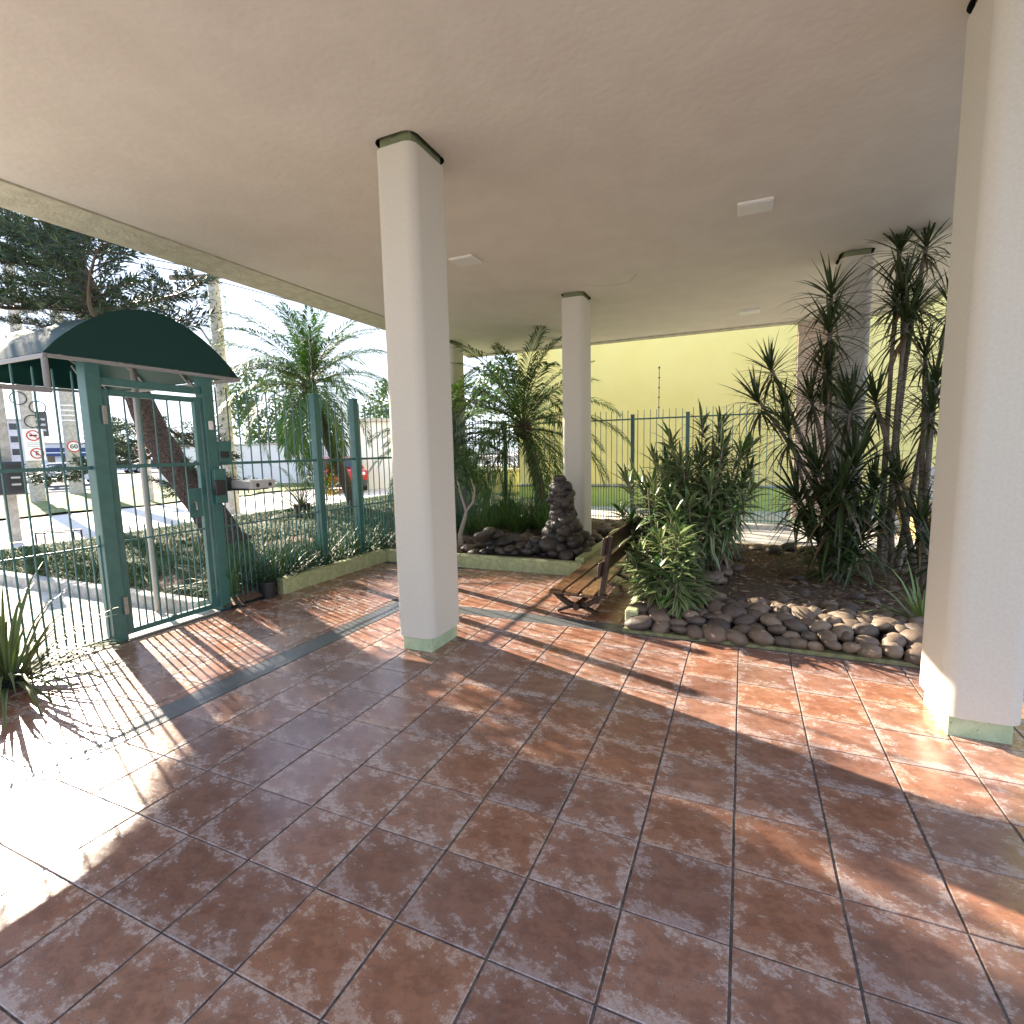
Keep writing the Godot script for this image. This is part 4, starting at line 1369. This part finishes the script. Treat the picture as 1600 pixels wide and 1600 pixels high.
	for i in spots.size():
		mm.set_instance_transform(i, spots[i])
	var mi := MultiMeshInstance3D.new()
	mi.name = "ground_cover"
	mi.multimesh = mm
	mi.material_override = M.lawn_leaf
	add_child(mi)
	mi.set_meta("kind", "stuff")
	tag(mi, "short pale edged ground cover over the garden mound", "ground cover")


# ---------------------------------------------------------------- bench
func bench() -> void:
	var t := thing("garden_bench", "low slatted wooden bench with curved crossed legs by the planter", "bench", Vector3(-1.385, 0, -3.03))
	t.scale = Vector3.ONE * 1.12
	var z0 := 0.72
	var z1 := -0.74
	for k in 3:
		part("seat_slat", boxmesh(Vector3(0.115, 0.024, z0 - z1), 0.005, Vector3(-0.165 + k * 0.135, 0.2 - 0.006 * k, (z0 + z1) * 0.5)), M.bench_wood, t)
	for q in [[0.235, 0.59, 0.15], [0.2, 0.4, 0.13]]:
		var b := MB.new()
		b.box(Transform3D(Basis(Vector3.BACK, -0.14), Vector3(q[0], q[1], (z0 + z1) * 0.5)), Vector3(0.026, q[2], z0 - z1 - 0.04), 0.005)
		part("back_slat", b.mesh(), M.dark_wood, t)
	for z in [0.62, -0.62]:
		# curved legs: a cup under the seat and an arch for the feet, meeting at the hub
		for sg: float in [-1.0, 1.0]:
			var arm := PackedVector3Array()
			var foot := PackedVector3Array()
			for i in 7:
				var f := i / 6.0
				arm.append(Vector3(sg * 0.2 * (0.06 + 0.94 * f), 0.07 + 0.105 * pow(f, 1.7), z))
				foot.append(Vector3(sg * 0.17 * (0.06 + 0.94 * f), 0.07 - 0.052 * pow(f, 1.5), z))
			part("leg", flat_bar(arm, 0.045, 0.04), M.dark_wood, t)
			part("foot", flat_bar(foot, 0.045, 0.026), M.dark_wood, t)
		part("crossbar", boxmesh(Vector3(0.44, 0.032, 0.05), 0.005, Vector3(0.03, 0.17, z)), M.dark_wood, t)
		part("hub", tubemesh(PackedVector3Array([Vector3(0, 0.075, z + 0.06), Vector3(0, 0.075, z - 0.06)]), [0.03], 10), M.dark_wood, t)
		var b := MB.new()
		b.box(Transform3D(Basis(Vector3.BACK, -0.14), Vector3(0.235, 0.41, z - 0.02)), Vector3(0.045, 0.52, 0.06), 0.005)
		part("back_post", b.mesh(), M.dark_wood, t)
	part("stretcher", boxmesh(Vector3(0.04, 0.03, 1.2), 0.004, Vector3(0, 0.075, 0)), M.dark_wood, t)

# a bar of rectangular section swept along points in an upright plane
func flat_bar(pts: PackedVector3Array, thick: float, deep: float) -> ArrayMesh:
	var b := MB.new()
	for i in pts.size() - 1:
		var d := pts[i + 1] - pts[i]
		b.box(Transform3D(Basis.looking_at(d.normalized(), Vector3.UP if absf(d.normalized().y) < 0.95 else Vector3.RIGHT), (pts[i] + pts[i + 1]) * 0.5), Vector3(thick, deep, d.length() + 0.012), 0.004)
	return b.mesh()


# ---------------------------------------------------------------- ceiling fittings
func ceiling_fittings() -> void:
	var says := ["square flush ceiling light over the right planter", "square flush ceiling light over the raised floor beside the lone pillar", "square flush ceiling light near the far slab edge"]
	var p := [Vector3(0.03, CEILING, -3.33), Vector3(-2.98, CEILING, -3.3), Vector3(0.02, CEILING, -7.45)]
	for i in 3:
		var t := thing("ceiling_light", says[i], "ceiling light", p[i], 0.0, "square ceiling lights")
		part("frame", boxmesh(Vector3(0.3, 0.022, 0.27), 0.005, Vector3(0, -0.012, 0)), M.lamp_white, t)
		part("diffuser", boxmesh(Vector3(0.262, 0.006, 0.232), 0.002, Vector3(0, -0.026, 0)), M.white_paint, t)


# ---------------------------------------------------------------- street furniture, cars
func ring_mesh(r0: float, r1: float) -> ArrayMesh:
	var b := MB.new()
	for k in 28:
		var a := TAU * k / 28.0
		var c := TAU * (k + 1) / 28.0
		var p := [Vector3(cos(a) * r0, sin(a) * r0, 0), Vector3(cos(c) * r0, sin(c) * r0, 0), Vector3(cos(c) * r1, sin(c) * r1, 0), Vector3(cos(a) * r1, sin(a) * r1, 0)]
		for z in [-0.003, 0.003]:
			var o := Vector3(0, 0, z)
			b.quad(p[0] + o, p[1] + o, p[2] + o, p[3] + o, Vector3(0, 0, z))
		b.quad(p[2] + Vector3(0, 0, 0.003), p[3] + Vector3(0, 0, 0.003), p[3] - Vector3(0, 0, 0.003), p[2] - Vector3(0, 0, 0.003), p[2])
	return b.mesh()

func letters(text: String, size: float) -> TextMesh:
	var m := TextMesh.new()
	m.text = text
	var f := SystemFont.new()
	f.font_names = PackedStringArray(["Droid Sans"])
	f.font_weight = 700
	m.font = f
	m.font_size = 64
	m.pixel_size = size / 64.0
	m.depth = 0.004
	return m

# round traffic sign of diameter d on the node t, facing +z of its own frame
func round_sign(t: Node, p: Vector3, d: float, text: String, slash := false) -> void:
	var face := part("sign_face", tubemesh(PackedVector3Array([Vector3(0, 0, -0.006), Vector3(0, 0, 0.0)]), [d * 0.5], 28), M.sign_white, t, Transform3D(Basis(), p))
	part("ring", ring_mesh(d * 0.4, d * 0.5), M.sign_red, face, Transform3D(Basis(), Vector3(0, 0, 0.005)))
	if text:
		part("lettering", letters(text, d * 0.52), M.sign_black, face, Transform3D(Basis(), Vector3(0, 0, 0.006)))
	if slash:
		part("slash", boxmesh(Vector3(d * 0.82, d * 0.07, 0.004)), M.sign_red, face, Transform3D(Basis(Vector3.BACK, -0.78), Vector3(0, 0, 0.014)))

func car(called: String, label: String, body: Material, p: Vector3, turn: float, length := 4.1, high := 1.45, group := "") -> Node3D:
	var t := thing(called, label, "car", p, turn, group)
	var prof := PackedVector2Array([Vector2(-0.5, 0.22), Vector2(-0.5, 0.5), Vector2(-0.47, 0.6), Vector2(-0.24, 0.66), Vector2(-0.12, 0.93), Vector2(-0.02, 1.0), Vector2(0.26, 0.99), Vector2(0.4, 0.72), Vector2(0.48, 0.66), Vector2(0.5, 0.5), Vector2(0.5, 0.22)])
	var b := MB.new()
	var w := 0.84
	for i in prof.size():
		var a := prof[i] * Vector2(length, high)
		var c := prof[(i + 1) % prof.size()] * Vector2(length, high)
		var wa := w * (0.82 if prof[i].y > 0.8 else 1.0)
		var wc := w * (0.82 if prof[(i + 1) % prof.size()].y > 0.8 else 1.0)
		b.quad(Vector3(a.x, a.y, -wa), Vector3(c.x, c.y, -wc), Vector3(c.x, c.y, wc), Vector3(a.x, a.y, wa), Vector3(a.y - c.y, c.x - a.x, 0) * (-1.0 if i == prof.size() - 1 else 1.0))
	var tr := Geometry2D.triangulate_polygon(prof)
	for sg: float in [-1.0, 1.0]:
		for k in range(0, tr.size(), 3):
			var q := []
			for j in 3:
				var e := prof[tr[k + j]]
				q.append(Vector3(e.x * length, e.y * high, sg * w * (0.82 if e.y > 0.8 else 1.0)))
			b.tri(q[0], q[1], q[2], Vector3(0, 0, sg))
	part("body", b.mesh(), body, t)
	for sg: float in [-1.0, 1.0]:
		var g := MB.new()
		var wa := w * 0.985
		var wb := w * 0.84
		for q in [[-0.2, 0.68, -0.105, 0.92, 0.07, 0.95, 0.07, 0.68], [0.09, 0.68, 0.09, 0.95, 0.25, 0.94, 0.36, 0.7]]:
			g.quad(Vector3(q[0] * length, q[1] * high, sg * (wa + 0.01)), Vector3(q[2] * length, q[3] * high, sg * (wb + 0.02)), Vector3(q[4] * length, q[5] * high, sg * (wb + 0.02)), Vector3(q[6] * length, q[7] * high, sg * (wa + 0.01)), Vector3(0, 0, sg))
		part("side_window", g.mesh(), M.window_glass, t)
		for x in [-0.31, 0.31]:
			var wheel := part("wheel", tubemesh(PackedVector3Array([Vector3(0, 0, -0.1), Vector3(0, 0, 0.1)]), [0.31], 16), M.tyre, t, at(x * length, 0.31, sg * 0.78))
			part("rim", tubemesh(PackedVector3Array([Vector3(0, 0, 0.0), Vector3(0, 0, sg * 0.112)]), [0.19], 12), M.car_silver, wheel)
		part("headlight", boxmesh(Vector3(0.06, 0.13, 0.3), 0.02, Vector3(-0.5 * length + 0.02, 0.52 * high, sg * 0.6)), M.lamp_white, t)
		part("tail_light", boxmesh(Vector3(0.06, 0.14, 0.22), 0.02, Vector3(0.5 * length - 0.02, 0.56 * high, sg * 0.64)), M.sign_red, t)
	var g := MB.new()
	g.quad(Vector3(-0.235 * length, 0.685 * high, -0.72), Vector3(-0.125 * length, 0.935 * high, -0.62), Vector3(-0.125 * length, 0.935 * high, 0.62), Vector3(-0.235 * length, 0.685 * high, 0.72), Vector3(-1, 0.5, 0))
	for i in g.v.size():
		g.v[i] += Vector3(-0.02, 0.015, 0)
	part("windscreen", g.mesh(), M.window_glass, t)
	part("bumper", boxmesh(Vector3(0.12, 0.26, 1.62), 0.03, Vector3(-0.5 * length - 0.02, 0.25 * high, 0)), M.car_dark, t)
	return t

func pole_shape(h: float, r0: float, r1: float) -> ArrayMesh:
	var pts := PackedVector3Array()
	var rad := []
	for i in 9:
		pts.append(Vector3(0, -0.1 + (h + 0.1) * i / 8.0, 0))
		rad.append(lerpf(r0, r1, i / 8.0))
	return tubemesh(pts, rad, 12)

func street_things() -> void:
	# concrete utility pole with crossarm and lamp arm, wrapped in creepers
	var t := thing("utility_pole", "concrete utility pole with crossarm and street lamp behind the tall palm", "pole", Vector3(-13.11, 0, -7.9))
	part("shaft", pole_shape(7.4, 0.19, 0.13), M.concrete, t)
	var ca := Basis(Vector3.UP, 0.39)
	var arm := part("crossarm", boxmesh(Vector3(1.9, 0.11, 0.09), 0.01), M.grey_stem, t, Transform3D(ca, Vector3(-0.1, 6.3, 0.17)))
	for x in [-0.75, -0.35, 0.45, 0.8]:
		part("insulator", tubemesh(PackedVector3Array([Vector3(x, 0.05, 0), Vector3(x, 0.14, 0), Vector3(x, 0.2, 0)]), [0.03, 0.05, 0.02], 8), M.car_dark, arm)
	var lp := PackedVector3Array([Vector3(-0.1, 4.5, 0.1), Vector3(-0.5, 5.0, 0.1), Vector3(-0.95, 5.5, 0.12), Vector3(-1.35, 5.72, 0.14), Vector3(-1.7, 5.75, 0.16)])
	part("lamp_arm", tubemesh(lp, [0.03], 6), M.steel, t)
	part("lamp_head", tubemesh(PackedVector3Array([Vector3(-1.66, 5.75, 0.16), Vector3(-1.75, 5.75, 0.16), Vector3(-1.95, 5.74, 0.18), Vector3(-2.02, 5.72, 0.18)]), [0.03, 0.09, 0.08, 0.02], 8), M.grey_box, t)
	var b := MB.new()
	rng.seed = 555
	for i in 1100:
		var a := rr(0, TAU)
		var h := rr(0.8, 6.0)
		var p := Vector3(cos(a) * 0.2, h, sin(a) * 0.2)
		b.blade(p, Vector3(cos(a), rr(-0.6, 0.5), sin(a)), rr(0.08, 0.25), 0.04, 1.2, 2, Color(0.07, 0.13, 0.03), Color(0.1, 0.17, 0.04))
	part("creeper", b.mesh(), M.tree_leaf, t)
	# wires strung from the crossarm along the street
	for k in 3:
		var pts := PackedVector3Array()
		for i in 21:
			var f := i / 20.0 * 2.0 - 1.0
			pts.append(Vector3(-13.9 + k * 0.75 + f * 9.0, 6.48 - 0.55 * (1.0 - absf(f) * absf(f)) * 0.0 - 0.5 * sin(PI * absf(f)) * 0.9, -7.5 - k * 0.3 - f * 32.0))
		solo("power_line", tubemesh(pts, [0.012], 4), M.black_plastic, ["upper power line on the utility pole's outer insulator", "power line on the utility pole's middle insulator", "power line on the utility pole's inner insulator"][k], "wire", Vector3.ZERO, 0.0, "power lines")
	# pole with parking signs, round metal hoops higher up
	var face := 1.225
	t = thing("sign_pole", "concrete pole carrying a white panel with two parking signs", "pole", Vector3(-23.44, 0, -8.06), face)
	part("shaft", pole_shape(9.0, 0.22, 0.15), M.concrete, t)
	var panel := part("panel", boxmesh(Vector3(0.56, 1.12, 0.02), 0.004), M.sign_white, t, Transform3D(Basis(), Vector3(0.06, 2.12, 0.24)))
	round_sign(panel, Vector3(0, 0.33, 0.018), 0.38, "", true)
	part("car_symbol", boxmesh(Vector3(0.2, 0.06, 0.004)), M.sign_black, panel, Transform3D(Basis(), Vector3(0, 0.33, 0.028)))
	round_sign(panel, Vector3(0.05, -0.3, 0.018), 0.38, "E", true)
	for k in 3:
		part("text_line", boxmesh(Vector3(0.36, 0.02, 0.004)), M.grey_box, panel, Transform3D(Basis(), Vector3(0, 0.07 - k * 0.06, 0.013)))
	for k in 3:
		part("hoop", ring_mesh(0.2, 0.235), M.black_plastic, t, Transform3D(Basis(), Vector3([-0.2, 0.28, 0.1][k], [3.75, 3.45, 2.95][k], 0.2)))
	t = thing("speed_sign_pole", "concrete pole with a round red rimmed 60 speed sign", "pole", Vector3(-27.9, 0, -11.51), face)
	part("shaft", pole_shape(9.0, 0.3, 0.22), M.concrete, t)
	round_sign(t, Vector3(0.02, 2.16, 0.33), 0.5, "60")
	for k in 4:
		part("band", tubemesh(PackedVector3Array([Vector3(0, 3.3 + k * 0.22, 0), Vector3(0, 3.36 + k * 0.22, 0)]), [0.28], 12), M.sign_white, t)
	t = thing("no_parking_post", "thin post with a round struck E sign behind the gate", "sign", Vector3(-19.13, 0, -9.39), face)
	part("post", pole_shape(2.9, 0.09, 0.09), M.concrete, t)
	round_sign(t, Vector3(-0.14, 1.8, 0.1), 0.42, "E", true)
	# letter box on a post at the left edge
	t = thing("letter_box", "dark letter box on a concrete post at the left edge", "letter box", Vector3(-12.97, -0.012, -3.02), face)
	part("post", boxmesh(Vector3(0.19, 3.2, 0.19), 0.015, Vector3(0, 1.6, 0)), M.concrete, t)
	var lb := part("box", boxmesh(Vector3(0.56, 0.62, 0.26), 0.015, Vector3(-0.06, 1.24, 0.23)), M.car_dark, t)
	part("grille", boxmesh(Vector3(0.2, 0.46, 0.012), 0.003, Vector3(0.1, 1.24, 0.367)), M.black_plastic, lb)
	for k in 3:
		part("label_strip", boxmesh(Vector3(0.13, 0.035, 0.006), 0.001, Vector3(0.1, 1.12 + k * 0.13, 0.377)), M.grey_box, lb)
	# low metal rack on the pavement
	t = thing("metal_rack", "low dark metal rack standing on the pavement edge", "rack", Vector3(-10.95, -0.012, -2.8), 0.65)
	for x in [-0.28, 0.28]:
		for z in [-0.12, 0.12]:
			part("leg", boxmesh(Vector3(0.025, 0.3, 0.025), 0.003, Vector3(x, 0.15, z)), M.black_plastic, t)
	for z in [-0.12, 0.12]:
		part("rail", boxmesh(Vector3(0.585, 0.025, 0.025), 0.003, Vector3(0, 0.314, z)), M.black_plastic, t)
	for k in 7:
		part("slat", boxmesh(Vector3(0.016, 0.24, 0.008), 0.002, Vector3(-0.21 + k * 0.07, 0.17, 0.12)), M.grey_box, t)
	# dark panel on a mast across the road
	t = thing("billboard", "dark grey billboard on a mast across the road", "billboard", Vector3(-42.5, -0.03, -16.9), face)
	part("mast", pole_shape(3.4, 0.12, 0.12), M.steel, t)
	var bp := part("panel", boxmesh(Vector3(1.0, 1.6, 0.2), 0.03, Vector3(0, 4.0, 0.1)), M.car_dark, t)
	for k in 3:
		part("strip", boxmesh(Vector3(0.75, 0.14, 0.01), 0.002, Vector3(0, 3.6 + k * 0.35, 0.21)), M.grey_box, bp)
	car("parked_car", "white hatchback on the road behind the speed sign pole", M.car_white, Vector3(-40.0, -0.03, -17.1), -1.9)
	car("parked_car", "red car parked beyond the palm trunk", M.car_red, Vector3(-16.2, -0.01, -15.8), 2.38)
	var cols := ["car_silver", "car_white", "car_dark", "car_white", "car_silver", "car_dark", "car_white"]
	for k in 7:
		car("parked_car", "small far car in the parked row beyond the median", M[cols[k]], Vector3(-68.0 + k * 1.2, 0.0, -24.0 - k * 3.1), 1.25, 4.1, 1.45, "far parked cars")


# ---------------------------------------------------------------- far houses and trees
func facade(called: String, label: String, p: Vector3, turn: float, size: Vector3, m: Material, floors_n: int, bays: int) -> Node3D:
	var t := thing(called, label, "building", p, turn)
	part("wall", boxmesh(size, 0.0, Vector3(0, size.y * 0.5, -size.z * 0.5)), m, t)
	part("roof", boxmesh(Vector3(size.x + 0.4, 0.3, size.z + 0.4), 0.0, Vector3(0, size.y + 0.15, -size.z * 0.5)), M.concrete, t)
	for f in floors_n:
		for k in bays:
			var w := size.x / bays * 0.5
			var h := size.y / floors_n * 0.5
			var c := Vector3(-size.x * 0.5 + (k + 0.5) * size.x / bays, (f + 0.52) * size.y / floors_n, 0.0)
			var o := part("window", boxmesh(Vector3(w, h, 0.08), 0.0, c + Vector3(0, 0, 0.02)), M.window_glass, t)
			part("sill", boxmesh(Vector3(w + 0.2, 0.1, 0.18), 0.0, c + Vector3(0, -h * 0.5 - 0.05, 0.05)), M.white_facade, o)
	return t

func leafy_tree(label: String, p: Vector3, h: float, wide: float, s: int, tint: Color) -> void:
	var t := thing("street_tree", label, "tree", p, 0.0, "background trees")
	rng.seed = 3000 + s
	part("trunk", tubemesh(PackedVector3Array([Vector3(0, -0.1, 0), Vector3(0.1, h * 0.25, 0), Vector3(-0.05, h * 0.6, 0.1)]), [0.03 * h, 0.024 * h, 0.012 * h], 8), M.bark, t)
	var b := MB.new()
	for c in 38:
		var a := rr(0, TAU)
		var q := Vector3(cos(a) * wide * 0.5 * sqrt(rng.randf()), h * rr(0.32, 0.92), sin(a) * wide * 0.5 * sqrt(rng.randf()))
		var lim := 1.0 - pow(absf(q.y / h - 0.6) / 0.42, 2.0)
		q.x *= maxf(lim, 0.25)
		q.z *= maxf(lim, 0.25)
		var r := wide * rr(0.09, 0.17)
		for i in 70:
			var d := Vector3(rr(-1, 1), rr(-0.8, 1), rr(-1, 1)).normalized() * r * pow(rng.randf(), 0.4)
			var g := Vector3(rr(-1, 1), rr(-0.6, 0.8), rr(-1, 1)).normalized() * wide * 0.024
			b.kite(q + d - g, q + d, q + d + g, g.cross(Vector3(rr(-1, 1), rr(-1, 1), rr(-1, 1))).normalized() * wide * 0.012, tint * rr(0.6, 1.4))
	part("crown", b.mesh(), M.tree_leaf, t)

func far_things() -> void:
	var face := 1.2
	facade("apartment_block", "pale apartment block far across the road at left", Vector3(-113, -0.06, -44), face, Vector3(10, 8.5, 10), M.pale_facade, 4, 4)
	facade("shop_building", "low shop with dark blue fascia far across the road", Vector3(-98, -0.06, -47), face, Vector3(9, 4.2, 8), M.white_facade, 1, 5)
	var s := thing("shop_sign", "long dark blue shop fascia board with white stripe", "sign", Vector3(-97.4, 2.9, -46.9), face)
	part("board", boxmesh(Vector3(8.6, 1.3, 0.2), 0.0), M.navy, s)
	part("stripe", boxmesh(Vector3(8.6, 0.14, 0.03), 0.0, Vector3(0, -0.1, 0.12)), M.sign_white, s)
	facade("house", "low grey blue house between the far trees", Vector3(-92, -0.06, -62), 1.0, Vector3(12, 5.2, 8), M.pale_facade, 2, 4)
	# white boundary wall and gatehouse beyond the garden
	var t := thing("white_wall", "long white boundary wall beyond the garden palms", "wall", Vector3(-24.0, -0.06, -18.2), 0.42)
	part("wall", boxmesh(Vector3(11.0, 2.2, 0.2), 0.01, Vector3(0, 1.1, 0)), M.white_facade, t)
	part("coping", boxmesh(Vector3(11.1, 0.08, 0.3), 0.01, Vector3(0, 2.24, 0)), M.concrete, t)
	t = thing("blue_door_house", "white house with a blue door glimpsed beside the first pillar", "house", Vector3(-14.2, -0.06, -17.2), 0.5)
	part("wall", boxmesh(Vector3(4.6, 3.0, 3.0), 0.01, Vector3(0.6, 1.5, -1.5)), M.white_facade, t)
	part("door", boxmesh(Vector3(0.75, 1.9, 0.06), 0.01, Vector3(0.2, 1.0, 0.035)), M.blue_paint, t)
	part("roof", boxmesh(Vector3(5.0, 0.15, 3.4), 0.01, Vector3(0.6, 3.08, -1.5)), M.concrete, t)
	t = thing("low_yellow_wall", "low pale yellow green wall at the end of the garden", "wall", Vector3(-8.6, -0.02, -11.6), 0.3)
	part("wall", boxmesh(Vector3(5.0, 0.95, 0.2), 0.01, Vector3(1.5, 0.47, 0)), M.pale_green_paint, t)
	part("coping", boxmesh(Vector3(5.06, 0.07, 0.28), 0.01, Vector3(1.5, 0.985, 0)), M.pale_paving, t)
	var says := ["round dark green tree far behind the speed sign pole", "broad tree standing behind the white boundary wall", "tall thin crowned tree beyond the road at left", "bushy tree right of the white boundary wall", "pale green tree behind the blue shop sign", "tree showing between the palms and the yellow wall", "dark tree far down the road through the gate"]
	var ps := [Vector3(-80, 0, -42), Vector3(-30, 0, -25), Vector3(-95, 0, -33), Vector3(-21, 0, -27), Vector3(-105, 0, -56), Vector3(-12, 0, -26), Vector3(-60, 0, -40)]
	var hs := [6.5, 7.5, 7.0, 6.5, 9.0, 7.0, 6.0]
	for i in 7:
		leafy_tree(says[i], ps[i], hs[i], hs[i] * 0.95, i, [Color(0.05, 0.09, 0.025), Color(0.06, 0.11, 0.03), Color(0.045, 0.085, 0.03), Color(0.08, 0.14, 0.035)][i % 4])
